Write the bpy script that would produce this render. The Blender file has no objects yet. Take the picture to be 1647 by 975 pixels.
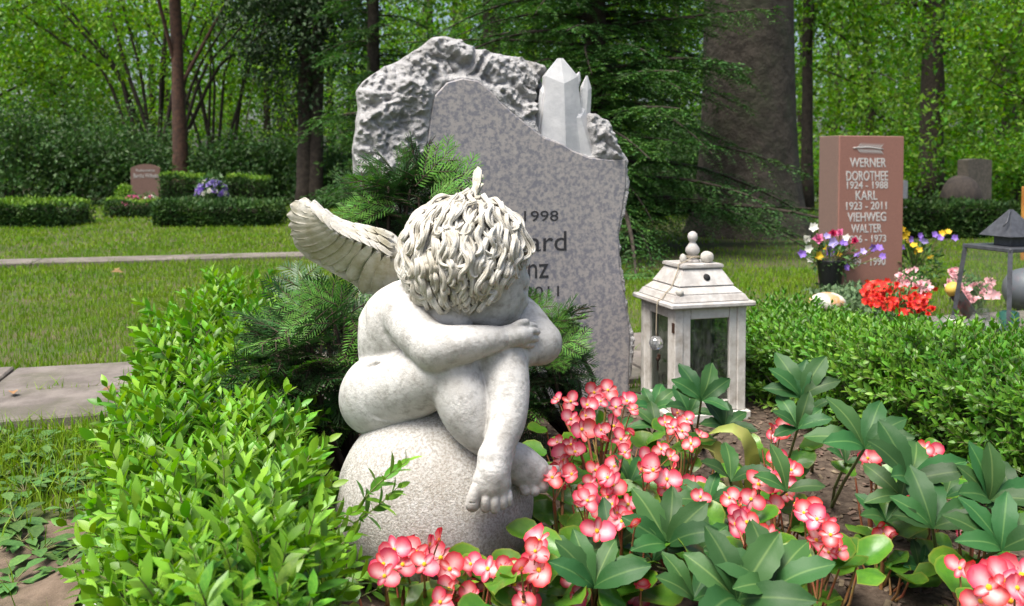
import bpy, bmesh, math, random
import numpy as np
from mathutils import Matrix, Vector

# ------------------------------------------------------------------ camera, sky, sun, exposure
S = bpy.context.scene
C = S.collection
TH = math.radians(2.0)
CYP = 319.0                        # principal point row: the lens is shifted so that uprights stay upright
FPX = 1400.0                       # focal length in photograph pixels (1647 wide)
CAMZ = 0.8
cd = bpy.data.cameras.new('camera'); cam = bpy.data.objects.new('camera', cd); C.objects.link(cam)
cam.location = (0, 0, CAMZ); cam.rotation_euler = (math.pi/2 - TH, 0, 0)
cd.shift_y = -(487.5-CYP)/1647.0; cd.sensor_width = 36.0; cd.lens = 36.0*FPX/1647.0; cd.clip_start = 0.05; cd.clip_end = 600
cd.dof.use_dof = True; cd.dof.focus_distance = 1.75; cd.dof.aperture_fstop = 7.0
S.camera = cam
SUN_EL, SUN_AZ = math.radians(66), math.radians(224)     # azimuth clockwise from +Y
wd = bpy.data.worlds.new('World'); S.world = wd; wd.use_nodes = True
nt = wd.node_tree; sky = nt.nodes.new('ShaderNodeTexSky'); sky.sky_type = 'NISHITA'; sky.sun_disc = False
sky.sun_elevation = SUN_EL; sky.sun_rotation = SUN_AZ; sky.air_density = 0.9; sky.dust_density = 5.0; sky.ozone_density = 0.6
bg = nt.nodes['Background']; nt.links.new(sky.outputs[0], bg.inputs[0]); bg.inputs[1].default_value = 0.15
sl = bpy.data.lights.new('sun', 'SUN'); sl.energy = 3.9; sl.angle = math.radians(32); sl.color = (1, .97, .91)
so = bpy.data.objects.new('sun', sl); C.objects.link(so); so.location = (0, 0, 20)
sd = Vector((math.sin(SUN_AZ)*math.cos(SUN_EL), math.cos(SUN_AZ)*math.cos(SUN_EL), math.sin(SUN_EL)))
so.rotation_euler = sd.to_track_quat('Z', 'Y').to_euler()
S.view_settings.view_transform = 'Standard'; S.view_settings.look = 'None'
S.view_settings.exposure = 0.62; S.view_settings.gamma = 1.0
S.render.engine = 'CYCLES'
S.cycles.use_denoising = True
S.cycles.max_bounces = 6; S.cycles.diffuse_bounces = 3; S.cycles.glossy_bounces = 2
S.cycles.transmission_bounces = 5; S.cycles.transparent_max_bounces = 6
S.cycles.caustics_reflective = False; S.cycles.caustics_refractive = False

# ------------------------------------------------------------------ pixel -> place helpers
ct, st = math.cos(TH), math.sin(TH)
FW = np.array([0, ct, -st]); UP = np.array([0, st, ct]); RT = np.array([1.0, 0, 0]); CP = np.array([0, 0, CAMZ])
def ray(px, py): return FW + (px-823.5)/FPX*RT - (py-CYP)/FPX*UP
def P(px, py, D): return CP + ray(px, py)*D                       # at depth D along the view axis
def PY(px, py, Y): r = ray(px, py); return CP + r*(Y/r[1])        # where the ray meets world Y
def G(px, py, z=0.0): r = ray(px, py); return CP + r*((z-CAMZ)/r[2])   # where it meets height z
def PL(px, py, p0, n): r = ray(px, py); return CP + r*(np.dot(np.asarray(p0)-CP, n)/np.dot(r, n))
AL = math.radians(16); cA, sA = math.cos(AL), math.sin(AL)
def U(u, v, z=0.0): return np.array([u*cA - v*sA, u*sA + v*cA, z])     # grave-plot coordinates (u along the stone, v away)
E_U = np.array([cA, sA, 0]); E_V = np.array([-sA, cA, 0]); N_F = -E_V; ZZ = np.array([0, 0, 1.0])
rng = np.random.default_rng(11); random.seed(5)

# ------------------------------------------------------------------ object helpers
WM = {}
def put(o, parent=None, Mw=None):
    Mw = Mw or Matrix.Identity(4)
    C.objects.link(o)
    if parent is not None:
        o.parent = parent; o.matrix_parent_inverse = WM[parent].inverted()
    o.matrix_basis = Mw; WM[o] = Mw
    return o
def tag(o, label, cat, group=None):
    o['label'] = label; o['category'] = cat
    if group: o['group'] = group
    return o
def thing(name, label, cat, loc=(0, 0, 0), group=None):
    o = bpy.data.objects.new(name, None); o.empty_display_size = .05
    put(o, None, Matrix.Translation(Vector([float(x) for x in loc]))); return tag(o, label, cat, group)
def kind(o, k): o['kind'] = k; return o

class MB:
    def __init__(s): s.v = []; s.f = []; s.n = 0
    def add(s, V, F, mi=0):
        V = np.asarray(V, dtype=np.float64).reshape(-1, 3)
        for f in (F if isinstance(F, list) else [F]):
            f = np.asarray(f, dtype=np.int64)
            if len(f): s.f.append((f + s.n, mi))
        s.v.append(V); s.n += len(V); return s
    def mesh(s, name, mats, smooth=True):
        V = np.concatenate(s.v) if s.v else np.zeros((0, 3))
        me = bpy.data.meshes.new(name)
        me.vertices.add(len(V)); me.vertices.foreach_set('co', V.astype(np.float32).ravel())
        lv = np.concatenate([f.ravel() for f, _ in s.f]); tot = np.concatenate([np.full(len(f), f.shape[1]) for f, _ in s.f])
        mi = np.concatenate([np.full(len(f), m) for f, m in s.f])
        me.loops.add(len(lv)); me.loops.foreach_set('vertex_index', lv.astype(np.int32))
        me.polygons.add(len(tot)); st_ = np.concatenate([[0], np.cumsum(tot)[:-1]])
        me.polygons.foreach_set('loop_start', st_.astype(np.int32)); me.polygons.foreach_set('loop_total', tot.astype(np.int32))
        me.polygons.foreach_set('material_index', mi.astype(np.int32))
        me.polygons.foreach_set('use_smooth', np.full(len(tot), smooth))
        for m in (mats if isinstance(mats, (list, tuple)) else [mats]): me.materials.append(m)
        me.update(calc_edges=True)
        return me
    def build(s, name, mats, parent=None, smooth=True, Mw=None):
        return put(bpy.data.objects.new(name, s.mesh(name, mats, smooth)), parent, Mw)
def inst(name, me, parent, Mw): return put(bpy.data.objects.new(name, me), parent, Mw)
def mat4(R, t, s=1.0):
    m = Matrix.Identity(4)
    for i in range(3):
        for j in range(3): m[i][j] = float(R[i][j])*s
        m[i][3] = float(t[i])
    return m
def unit(a): a = np.asarray(a, float); return a/(np.linalg.norm(a, axis=-1, keepdims=True)+1e-12)
def frame(d, n):                       # columns: side, dir, normal
    d = unit(d); n = np.asarray(n, float); sx = np.cross(d, n)
    if np.linalg.norm(sx) < 1e-6: sx = np.cross(d, [1, .3, .2])
    sx = unit(sx); nn = np.cross(sx, d); return np.stack([sx, d, nn], axis=1)
def frames(d, n):
    d = unit(d); sx = unit(np.cross(d, n)); nn = np.cross(sx, d); return np.stack([sx, d, nn], axis=2)
def replicate(V, F, R, T, sc):         # copies of a small mesh: R (N,3,3), T (N,3), sc (N,)
    N = len(T); VV = np.einsum('nij,vj->nvi', R*np.asarray(sc)[:, None, None], V) + T[:, None, :]
    out = []
    for f in (F if isinstance(F, list) else [F]):
        f = np.asarray(f); out.append((f[None]+(np.arange(N)*len(V))[:, None, None]).reshape(-1, f.shape[1]))
    return VV.reshape(-1, 3), out

def tube(pts, rad, sides=8, cap=True, ridge=0, flat=1.0, nrm=None):
    pts = np.asarray(pts, float); n = len(pts); rad = np.broadcast_to(np.asarray(rad, float), (n,))
    T = unit(np.gradient(pts, axis=0))
    if nrm is None:
        ref = np.array([0, 0, 1.0]) if abs(T[0][2]) < .9 else np.array([1.0, 0, 0])
        nrm = np.zeros((n, 3)); a = ref
        for i in range(n):
            a = a - T[i]*np.dot(a, T[i]); a = unit(a); nrm[i] = a
    else: nrm = unit(nrm - T*np.sum(T*nrm, 1, keepdims=True))
    B = np.cross(T, nrm); ang = np.arange(sides)/sides*2*math.pi
    rr = 1 + ridge*np.cos(ang*4)
    V = pts[:, None] + rad[:, None, None]*rr[None, :, None]*(np.cos(ang)[None, :, None]*nrm[:, None]*flat + np.sin(ang)[None, :, None]*B[:, None])
    i = np.arange(n-1)[:, None]*sides; j = np.arange(sides)[None]; k = (j+1) % sides
    F = np.stack([i+j, i+k, i+sides+k, i+sides+j], -1).reshape(-1, 4)
    fs = [F]
    if cap: fs.append(np.array([list(range(sides))[::-1]])); fs.append(np.array([[(n-1)*sides+q for q in range(sides)]]))
    return V.reshape(-1, 3), fs
def lathe(prof, sides=24, c=(0, 0, 0)):
    prof = np.asarray(prof, float); n = len(prof); a = np.arange(sides)/sides*2*math.pi
    V = np.stack([prof[:, 0:1]*np.cos(a), prof[:, 0:1]*np.sin(a), np.repeat(prof[:, 1:2], sides, 1)], -1) + np.asarray(c)
    i = np.arange(n-1)[:, None]*sides; j = np.arange(sides)[None]; k = (j+1) % sides
    return V.reshape(-1, 3), [np.stack([i+j, i+k, i+sides+k, i+sides+j], -1).reshape(-1, 4), np.array([list(range(sides))[::-1]]), np.array([[(n-1)*sides+q for q in range(sides)]])]
def frustum(b, t, z0, z1):             # square frustum, half widths b (x,y) and t
    V = [[sx*b[0], sy*b[1], z0] for sx, sy in ((-1, -1), (1, -1), (1, 1), (-1, 1))]+[[sx*t[0], sy*t[1], z1] for sx, sy in ((-1, -1), (1, -1), (1, 1), (-1, 1))]
    return np.array(V, float), np.array([[3, 2, 1, 0], [4, 5, 6, 7], [0, 1, 5, 4], [1, 2, 6, 5], [2, 3, 7, 6], [3, 0, 4, 7]])
def cbox(sx, sy, sz, bev=.003, c=(0, 0, 0)):     # chamfered box, full sizes
    bm = bmesh.new(); bmesh.ops.create_cube(bm, size=1)
    for v in bm.verts: v.co = Vector((v.co.x*sx, v.co.y*sy, v.co.z*sz))
    bmesh.ops.bevel(bm, geom=bm.edges[:], offset=bev, segments=1, affect='EDGES')
    bm.verts.index_update(); V = np.array([v.co[:] for v in bm.verts])+np.asarray(c)
    q = [[v.index for v in f.verts] for f in bm.faces]; bm.free()
    return V, [np.array([f for f in q if len(f) == k]) for k in (3, 4) if any(len(f) == k for f in q)]
def xf(VF, M):                          # transform (V,F) with a Matrix
    V, F = VF; A = np.array(M); return V@A[:3, :3].T + A[:3, 3], F
def Rz(a): return Matrix.Rotation(a, 4, 'Z')
def Tr(*a): return Matrix.Translation(Vector([float(x) for x in (a[0] if len(a) == 1 else a)]))

# value noise
_LT = np.random.default_rng(3).random((32, 32, 32)).astype(np.float32)
def vnoise(p):
    i = np.floor(p).astype(int); f = (p-i); f = f*f*(3-2*f); i0 = i & 31; i1 = (i+1) & 31
    x0, y0, z0 = i0[..., 0], i0[..., 1], i0[..., 2]; x1, y1, z1 = i1[..., 0], i1[..., 1], i1[..., 2]
    fx, fy, fz = f[..., 0], f[..., 1], f[..., 2]
    a = _LT[x0, y0, z0]*(1-fx)+_LT[x1, y0, z0]*fx; b = _LT[x0, y1, z0]*(1-fx)+_LT[x1, y1, z0]*fx
    c = _LT[x0, y0, z1]*(1-fx)+_LT[x1, y0, z1]*fx; d = _LT[x0, y1, z1]*(1-fx)+_LT[x1, y1, z1]*fx
    return (a*(1-fy)+b*fy)*(1-fz)+(c*(1-fy)+d*fy)*fz
def fbm(p, o=4, ridged=False):
    s = 0; a = .5; t = 0
    for _ in range(o):
        n = vnoise(p); s = s+a*((1-abs(2*n-1)) if ridged else n); t += a; p = p*2.03+7.3; a *= .5
    return s/t

def surface_nets(Sd, flip=False):
    nx, ny, nz = Sd.shape; ins = Sd < 0
    cnt = np.zeros((nx-1, ny-1, nz-1), np.int8)
    for dx in (0, 1):
        for dy in (0, 1):
            for dz in (0, 1): cnt += ins[dx:nx-1+dx, dy:ny-1+dy, dz:nz-1+dz]
    act = (cnt > 0) & (cnt < 8); ids = np.full(act.shape, -1, np.int64); I = np.argwhere(act); ids[act] = np.arange(len(I))
    cor = [(a, b, c) for a in (0, 1) for b in (0, 1) for c in (0, 1)]
    val = {c: Sd[I[:, 0]+c[0], I[:, 1]+c[1], I[:, 2]+c[2]].astype(np.float64) for c in cor}
    acc = np.zeros((len(I), 3)); k = np.zeros(len(I))
    for a in cor:
        for ax in range(3):
            if a[ax]: continue
            b = list(a); b[ax] = 1; b = tuple(b); m = (val[a] < 0) != (val[b] < 0)
            t = np.where(m, val[a]/np.where(m, val[a]-val[b], 1), 0)
            p = np.array(a, float)[None].repeat(len(I), 0); p[:, ax] = t; acc += p*m[:, None]; k += m
    V = I + acc/k[:, None]; Fs = []
    for ax in range(3):
        o1, o2 = [(1, 2), (2, 0), (0, 1)][ax]
        sl0 = [slice(None)]*3; sl1 = [slice(None)]*3; sl0[ax] = slice(0, -1); sl1[ax] = slice(1, None)
        for s_ in (sl0, sl1): s_[o1] = slice(1, -1); s_[o2] = slice(1, -1)
        A = ins[tuple(sl0)]; Bq = ins[tuple(sl1)]
        for neg in (0, 1):
            E = np.argwhere((A & ~Bq) if neg == 0 else (~A & Bq)); 
            if not len(E): continue
            E[:, o1] += 1; E[:, o2] += 1
            def cell(d1, d2):
                q = E.copy(); q[:, o1] -= d1; q[:, o2] -= d2; return ids[q[:, 0], q[:, 1], q[:, 2]]
            Q = np.stack([cell(1, 1), cell(0, 1), cell(0, 0), cell(1, 0)], 1)
            Fs.append(Q if (neg == 0) != flip else Q[:, ::-1])
    return V, np.concatenate(Fs)

# ------------------------------------------------------------------ materials
def M(name, col, rough=.6, col2=None, scale=20., detail=4., bump=0., bscale=60., spec=.4, transl=0., island=0., obrand=0.,
      lo=.4, hi=.6, trcol=None, coord='Object', metal=0., stain=None, stscale=6., stamt=.5, trans=0., ior=1.45, edge=None, bdist=None):
    m = bpy.data.materials.new(name); m.use_nodes = True; t = m.node_tree; N = t.nodes; L = t.links
    b = N['Principled BSDF']; out = N['Material Output']
    b.inputs['Roughness'].default_value = rough; b.inputs['Specular IOR Level'].default_value = spec; b.inputs['Metallic'].default_value = metal
    b.inputs['Transmission Weight'].default_value = trans; b.inputs['IOR'].default_value = ior
    tc = N.new('ShaderNodeTexCoord').outputs[coord]
    cur = N.new('ShaderNodeRGB'); cur.outputs[0].default_value = (*col, 1); cur = cur.outputs[0]
    def ramp(src, a, c):
        r = N.new('ShaderNodeMapRange'); r.inputs[1].default_value = a; r.inputs[2].default_value = c; L.new(src, r.inputs[0]); return r.outputs[0]
    def mix(f, c1, c2):
        x = N.new('ShaderNodeMix'); x.data_type = 'RGBA'; L.new(f, x.inputs[0]); L.new(c1, x.inputs[6])
        if isinstance(c2, tuple): x.inputs[7].default_value = (*c2, 1)
        else: L.new(c2, x.inputs[7])
        return x.outputs[2]
    def noise(sc, det=4.):
        n = N.new('ShaderNodeTexNoise'); n.inputs['Scale'].default_value = sc; n.inputs['Detail'].default_value = det; n.inputs['Roughness'].default_value = .65
        L.new(tc, n.inputs['Vector']); return n.outputs['Fac']
    if col2: cur = mix(ramp(noise(scale, detail), lo, hi), cur, col2)
    if edge:
        at = N.new('ShaderNodeAttribute'); at.attribute_name = 'rim'
        for (a, c, ec) in edge: cur = mix(ramp(at.outputs['Fac'], a, c), cur, ec)
    if stain:
        f = N.new('ShaderNodeMath'); f.operation = 'MULTIPLY'; L.new(ramp(noise(stscale, 6.), .48, .72), f.inputs[0]); f.inputs[1].default_value = stamt
        cur = mix(f.outputs[0], cur, stain)
    if island or obrand:
        src = N.new('ShaderNodeNewGeometry').outputs['Random Per Island'] if island else N.new('ShaderNodeObjectInfo').outputs['Random']
        amt = island or obrand
        h = N.new('ShaderNodeHueSaturation'); L.new(cur, h.inputs['Color'])
        v = N.new('ShaderNodeMapRange'); L.new(src, v.inputs[0]); v.inputs[3].default_value = 1-amt; v.inputs[4].default_value = 1+amt; L.new(v.outputs[0], h.inputs['Value'])
        w = N.new('ShaderNodeMath'); w.operation = 'MULTIPLY'; w.inputs[1].default_value = 7.31; L.new(src, w.inputs[0])
        w2 = N.new('ShaderNodeMath'); w2.operation = 'FRACT'; L.new(w.outputs[0], w2.inputs[0])
        hh = N.new('ShaderNodeMapRange'); L.new(w2.outputs[0], hh.inputs[0]); hh.inputs[3].default_value = .5-.05*amt; hh.inputs[4].default_value = .5+.05*amt; L.new(hh.outputs[0], h.inputs['Hue'])
        cur = h.outputs['Color']
    L.new(cur, b.inputs['Base Color'])
    if bump:
        bn = N.new('ShaderNodeBump'); bn.inputs['Strength'].default_value = min(1., bump*1.0); bn.inputs['Distance'].default_value = bdist or .004*max(1, bump)
        L.new(noise(bscale, 5.), bn.inputs['Height']); L.new(bn.outputs[0], b.inputs['Normal'])
    if transl:
        tr = N.new('ShaderNodeBsdfTranslucent'); g = N.new('ShaderNodeHueSaturation'); g.inputs['Saturation'].default_value = 1.1; g.inputs['Value'].default_value = 1.25
        L.new(cur, g.inputs['Color']); L.new(g.outputs[0], tr.inputs[0])
        ms = N.new('ShaderNodeMixShader'); ms.inputs[0].default_value = transl
        L.new(b.outputs[0], ms.inputs[1]); L.new(tr.outputs[0], ms.inputs[2]); L.new(ms.outputs[0], out.inputs['Surface'])
    return m
# ------------------------------------------------------------------ setting: ground, paths, soil
m_ground = M('lawn_ground', (.050, .075, .018), .95, (.085, .075, .035), 3., 6., bump=.6, bscale=40)
m_wood_floor = M('forest_floor', (.030, .026, .016), .95, (.05, .055, .018), 2.5, 6., bump=.8, bscale=20)
m_soil = M('bed_soil', (.050, .034, .024), .95, (.115, .085, .062), 45., 6., bump=1., bscale=90, stain=(.03, .022, .016), stscale=14)
m_dirt = M('bare_dirt', (.17, .125, .09), .95, (.10, .072, .05), 16., 6., bump=1., bscale=70, stain=(.06, .06, .025), stscale=7)
m_slab = M('path_slab', (.20, .175, .155), .9, (.13, .112, .10), 9., 7., bump=.8, bscale=90, stain=(.07, .075, .035), stscale=4, stamt=.7)
def sheet(name, fn, nu, nv, mat, k='structure', parent=None):
    a, b = np.meshgrid(np.linspace(0, 1, nu), np.linspace(0, 1, nv), indexing='ij')
    V = fn(a.ravel(), b.ravel()); i = np.arange(nu-1)[:, None]*nv+np.arange(nv-1)[None]
    F = np.stack([i, i+nv, i+nv+1, i+1], -1).reshape(-1, 4)
    n = np.cross(V[F[0][1]]-V[F[0][0]], V[F[0][2]]-V[F[0][0]])
    if n[2] < 0: F = F[:, ::-1]
    o = MB().add(V, F).build(name, mat, parent)
    if parent is None: kind(o, k)
    return o
def uv2w(u, v, z): return np.stack([u*cA-v*sA, u*sA+v*cA, z], -1)
sheet('ground', lambda a, b: np.stack([(a-.5)*500, b*400-20, 0*a], -1), 3, 3, m_ground)
sheet('woodland_ground', lambda a, b: uv2w((a-.5)*240, 21.0+b*180+.5*np.sin(a*400), .006+0*a), 300, 3, m_wood_floor)
def soilz(u, v):
    p = np.stack([u*9, v*9, 0*u], -1); return .012+.03*fbm(p, 4)
sheet('soil_bed', lambda a, b: uv2w(-.05+a*1.95, .3+b*2.45, soilz(a*1.95, b*2.45)), 150, 180, m_soil)
sheet('dirt_patch', lambda a, b: uv2w(-1.75+a*1.42, .7+b*1.45, np.minimum(a, 1)*0 + .004+.028*np.clip(1.6*fbm(np.stack([a*9, b*9, 0*a+3], -1), 4)-.45, 0, 1)*np.clip(6*b, 0, 1)*np.clip(6*(1-b), 0, 1)*np.clip(8*a, 0, 1)), 100, 100, m_dirt)
def slab_mesh(l, w, seed):
    V, F = cbox(l, w, .06, .006)
    return MB().add(V, F).mesh('slab', m_slab, False)
def path(name, v0, rows, w, l, umin, umax, seed):
    base = sheet(name, lambda a, b: uv2w(umin+a*(umax-umin), v0-.03+b*(rows*w+.06), .003+0*a), 2, 2, m_dirt)
    r = random.Random(seed); me = [slab_mesh(l-.008, w-.018, i) for i in range(2)]
    for k in range(rows):
        u = umin + (k % 2)*l*.45
        while u < umax:
            p = U(u+l/2, v0+w*(k+.5), .002+r.uniform(-.006, .006))
            inst('slab', me[0], base, Tr(p) @ Rz(AL+r.uniform(-.012, .012)) @ Matrix.Rotation(r.uniform(-.008, .008), 4, 'X'))
            u += l
    return base
path('path', 2.93, 2, .41, 1.5, -4.6, 4.2, 1)
path('far_path', 7.80, 1, .40, 2.4, -9, 1.2, 2)

# ------------------------------------------------------------------ lettering (made first, while the scene is small)
def text_mesh(body, mat, depth=.5, bold=0.0, spacing=1.0):
    cu = bpy.data.curves.new('lettering', 'FONT'); cu.body = body; cu.size = 1; cu.extrude = .01; cu.offset = bold; cu.space_character = spacing; cu.resolution_u = 3
    ob = bpy.data.objects.new('lettering', cu); C.objects.link(ob)
    me = bpy.data.meshes.new_from_object(ob.evaluated_get(bpy.context.evaluated_depsgraph_get()))
    bpy.data.objects.remove(ob); me.materials.clear(); me.materials.append(mat)
    n = len(me.vertices); co = np.zeros(n*3, np.float32); me.vertices.foreach_get('co', co); co = co.reshape(-1, 3)
    mn, mx = co.min(0), co.max(0); co = (co-[mn[0], mn[1], 0])/[mx[0]-mn[0], mx[1]-mn[1], .02]
    co[:, 2] *= 1.0; me.vertices.foreach_set('co', co.astype(np.float32).ravel()); me.update(); return me
def place_text(me, pxl, pxr, pyt, pyb, p0, n, parent, proud=.0015, right=None):
    a = PL(pxl, pyb, p0, n); b = PL(pxr, pyb, p0, n); c = PL(pxl, pyt, p0, n)
    e = unit(np.cross(ZZ, n)) * -1 if False else unit(np.cross(n, ZZ))*-1
    wdt = abs(np.dot(b-a, e)); h = c[2]-a[2]
    Mx = Matrix([[e[0]*wdt, 0, n[0]*proud, a[0]], [e[1]*wdt, 0, n[1]*proud, a[1]], [0, h, 0, a[2]], [0, 0, 0, 1]])
    return inst('lettering', me, parent, Mx)

# ------------------------------------------------------------------ the big rough gravestone
m_rough = M('rough_granite', (.47, .465, .46), .95, (.34, .335, .335), 60., 8., bump=1., bscale=110, bdist=.012, lo=.35, hi=.7, stain=(.15, .14, .12), stscale=9, stamt=.6)
m_pol = M('polished_granite', (.18, .18, .205), .5, (.34, .315, .30), 70., 8., lo=.43, hi=.57, stain=(.42, .39, .36), stscale=60., stamt=.55, bump=.08, bscale=200)
m_ink = M('engraved_dark', (.03, .03, .033), .7)
m_quartz = M('quartz', (.80, .80, .80), .3, (.60, .61, .62), 9., 7., spec=.5, bump=.35, bscale=45, trans=.35, ior=1.5)
SP = U(0.744, 2.60, 0)            # a point of the stone's front plane
out_px = [(592, 720), (588, 640), (584, 520), (583, 420), (584, 350), (586, 303), (575, 281), (570, 246), (575, 221), (583, 173), (581, 144), (592, 130), (622, 104), (652, 89), (680, 70), (700, 55), (725, 50), (745, 57), (760, 70), (792, 75), (830, 82), (858, 87),
          (885, 104), (915, 140), (950, 176), (967, 180), (990, 192), (1000, 220), (1013, 256), (1012, 300), (1006, 340), (1000, 372), (1002, 430), (1010, 480), (1020, 540), (1018, 600), (1015, 650), (1016, 720)]
pol_px = [(690, 720), (687, 500), (686, 300), (688, 227), (693, 189), (699, 154), (718, 133), (743, 126), (769, 130), (791, 148), (804, 164), (826, 183), (858, 208), (874, 221), (903, 231), (922, 243), (947, 253), (979, 257), (1006, 257), (1006, 300), (1000, 340), (994, 372), (996, 430), (1004, 480), (1013, 540), (1011, 600), (1009, 650), (1010, 720)]
def to_sz(px):
    q = np.array([PL(x, y, SP, N_F) for x, y in px]); return np.stack([(q-SP)@E_U, q[:, 2]], 1)
so_, sp_ = to_sz(out_px), to_sz(pol_px)
def poly_sdf(x, z, poly):
    d = np.full(x.shape, 1e9); ins = np.zeros(x.shape, bool); n = len(poly)
    for i in range(n):
        a, b = poly[i], poly[(i+1) % n]; e = b-a; wx, wz = x-a[0], z-a[1]
        t = np.clip((wx*e[0]+wz*e[1])/(e@e), 0, 1); d = np.minimum(d, (wx-t*e[0])**2+(wz-t*e[1])**2)
        c = ((a[1] <= z) != (b[1] <= z)); xx = a[0]+(z-a[1])/(e[1] if abs(e[1]) > 1e-9 else 1e-9)*e[0]; ins ^= c & (x < xx)
    return np.where(ins, -1, 1)*np.sqrt(d)
h = .0048
lo = np.array([so_[:, 0].min()-.04, -.10, -.05]); hi = np.array([so_[:, 0].max()+.04, .30, so_[:, 1].max()+.04])
nx, ny, nz = [int(v) for v in np.ceil((hi-lo)/h)]
gx, gz = np.meshgrid(lo[0]+np.arange(nx)*h, lo[2]+np.arange(nz)*h, indexing='ij')
dO = poly_sdf(gx, gz, so_).astype(np.float32); dP = poly_sdf(gx, gz, sp_).astype(np.float32)
q2 = np.stack([gx*7, 0*gx, gz*7], -1)
rough = np.clip(dP/.025, 0, 1)
qw = q2 + 1.6*np.stack([fbm(q2*.9+4, 3)-.5, 0*gx, fbm(q2*.9+17, 3)-.5], -1); qw[..., 0] += .45*qw[..., 2]
f1 = fbm(qw*[1.1, 1, 1.9], 5); f2 = fbm(qw*[3.4, 1, 6.5]+3, 5); f3 = fbm(qw*[2.0, 1, 3.2]+9, 5)
top = np.clip((gz-.8)/.42, 0, 1)
f4 = fbm(q2*13+1, 4)
front = rough*(-.014 - .075*(f1-.5) - .055*(f3-.5) - .060*(f2-.5) - .040*(f4-.5)) + rough*top*.05 + np.where(dP < 0, .006, 0)
front = front + .035*np.clip(1+dO/.05, 0, 1)**2*rough
cpoly = to_sz([(866, 215), (876, 130), (905, 96), (942, 122), (958, 255), (900, 262)])
front = front + .08*np.clip(.3-poly_sdf(gx, gz, cpoly)/.02, 0, 1)*rough
y = lo[1]+np.arange(ny)*h
ew = (.012*(fbm(np.stack([gx*16, 0*gx, gz*16], -1), 3)-.5)).astype(np.float32)
Sd = np.empty((nx, ny, nz), np.float32)
back = .17+.04*fbm(q2+5, 3) - .06*top
for j in range(ny):
    wob = .02*(vnoise(np.stack([gx*9, 0*gx+y[j]*12, gz*9], -1))-.5)
    s2 = dO + ew + wob*np.clip((y[j]+.02)/.05, 0, 1) + .10*np.clip(y[j]-.10, 0, 1)
    Sd[:, j] = np.maximum(np.maximum(s2, front-y[j]), y[j]-back)
V, Fq = surface_nets(Sd); V = V*h+lo
Vw = SP + V[:, 0:1]*E_U + V[:, 1:2]*E_V + V[:, 2:3]*ZZ - np.array([0, 0, SP[2]])
grave = thing('gravestone', 'tall rough grey granite gravestone with polished face and quartz crystal on its shoulder', 'gravestone', U(.744, 2.7))
ob = MB().add(Vw, Fq).build('stone_body', m_rough, grave)
bm = bmesh.new(); bm.from_mesh(ob.data); bmesh.ops.recalc_face_normals(bm, faces=bm.faces); bm.to_mesh(ob.data); bm.free()
# polished plate with a small bevel
n = len(sp_); cen = sp_.mean(0)
nn_ = []
for i in range(n):
    a, b = sp_[i-1], sp_[(i+1) % n]; t = unit(b-a); nn_.append([-t[1], t[0]])
nn_ = np.array(nn_); sg = 1 if poly_sdf(np.array([sp_[5][0]+nn_[5][0]*.01]), np.array([sp_[5][1]+nn_[5][1]*.01]), sp_)[0] < 0 else -1
inn = sp_+nn_*sg*.004
pv = []
for (q, dpt) in ((sp_, .008), (sp_, -.001), (inn, -.004)):
    pv.append(SP*[1, 1, 0] + q[:, 0:1]*E_U + q[:, 1:2]*ZZ + dpt*E_V)
pv = np.concatenate(pv); ii = np.arange(n); jj = (ii+1) % n
pface = MB().add(pv, [np.stack([ii, jj, jj+n, ii+n], 1), np.stack([ii+n, jj+n, jj+2*n, ii+2*n], 1), np.array([list(range(2*n, 3*n))])]).build('polished_face', m_pol, grave, False)
bm = bmesh.new(); bm.from_mesh(pface.data); bmesh.ops.recalc_face_normals(bm, faces=bm.faces)
bmesh.ops.triangulate(bm, faces=[f for f in bm.faces if len(f.verts) > 4]); bm.to_mesh(pface.data); bm.free()
SPT = SP + N_F*.0042
for body, l, r_, t, b in (('1.8.1998', 797, 898, 340, 357), ('ard', 851, 911, 373, 405), ('nz', 849, 882, 425, 448), ('.2011', 838, 899, 462, 479)):
    place_text(text_mesh(body, m_ink), l, r_, t, b, SPT, N_F, pface)
# quartz cluster: hexagonal prisms with flared feet and pointed ends
def crystal(base_px, tip_px, rpx, frac, flare, w0, tw):
    Y0 = SP + N_F*w0
    b = PL(*base_px, Y0, N_F); t = PL(*tip_px, Y0, N_F); d = unit(t-b); L = np.linalg.norm(t-b); R = frame(d, N_F)
    r = rpx*L/np.hypot(tip_px[0]-base_px[0], tip_px[1]-base_px[1])
    rows = [(0, r*flare), (.12, r*(1+.8*(flare-1))), (.35, r*(1+.55*(flare-1))), (.55, r*(1+.22*(flare-1))), (.7*frac+.17, r*1.0), (frac+.06, r*.96), (1.0, r*.16)]
    V = []
    irr = np.random.default_rng(int(rpx*7)).uniform(.85, 1.12, 6)
    for s_, rr in rows:
        a = np.arange(6)/6*2*math.pi+tw; jt = irr if s_ > .5 else 1
        zz = s_*L + (np.cos(a*2)*.05*L if s_ == frac+.06 else 0)
        V.append(b + np.cos(a)[:, None]*rr*R[:, 0] + np.sin(a)[:, None]*rr*R[:, 2]*.5 + (np.zeros(6)+zz)[:, None]*d)
    V = np.concatenate(V); i = np.arange(6)[:, None]*6; j = np.arange(6)[None]; k = (j+1) % 6
    return V, [np.stack([i+j, i+k, i+6+k, i+6+j], -1).reshape(-1, 4), np.array([list(range(36, 42))])]
cl = MB()
for a in (((902, 262), (901, 94), 33, .74, 1.45, -.046, .5), ((944, 285), (914, 165), 26, .75, 1.15, -.042, .1), ((938, 190), (944, 122), 10, .62, 1.2, -.05, .3), ((916, 160), (932, 116), 8, .65, 1.1, -.06, .9), ((872, 232), (882, 126), 13, .7, 1.3, -.05, .2)):
    cl.add(*crystal(*a))
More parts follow.
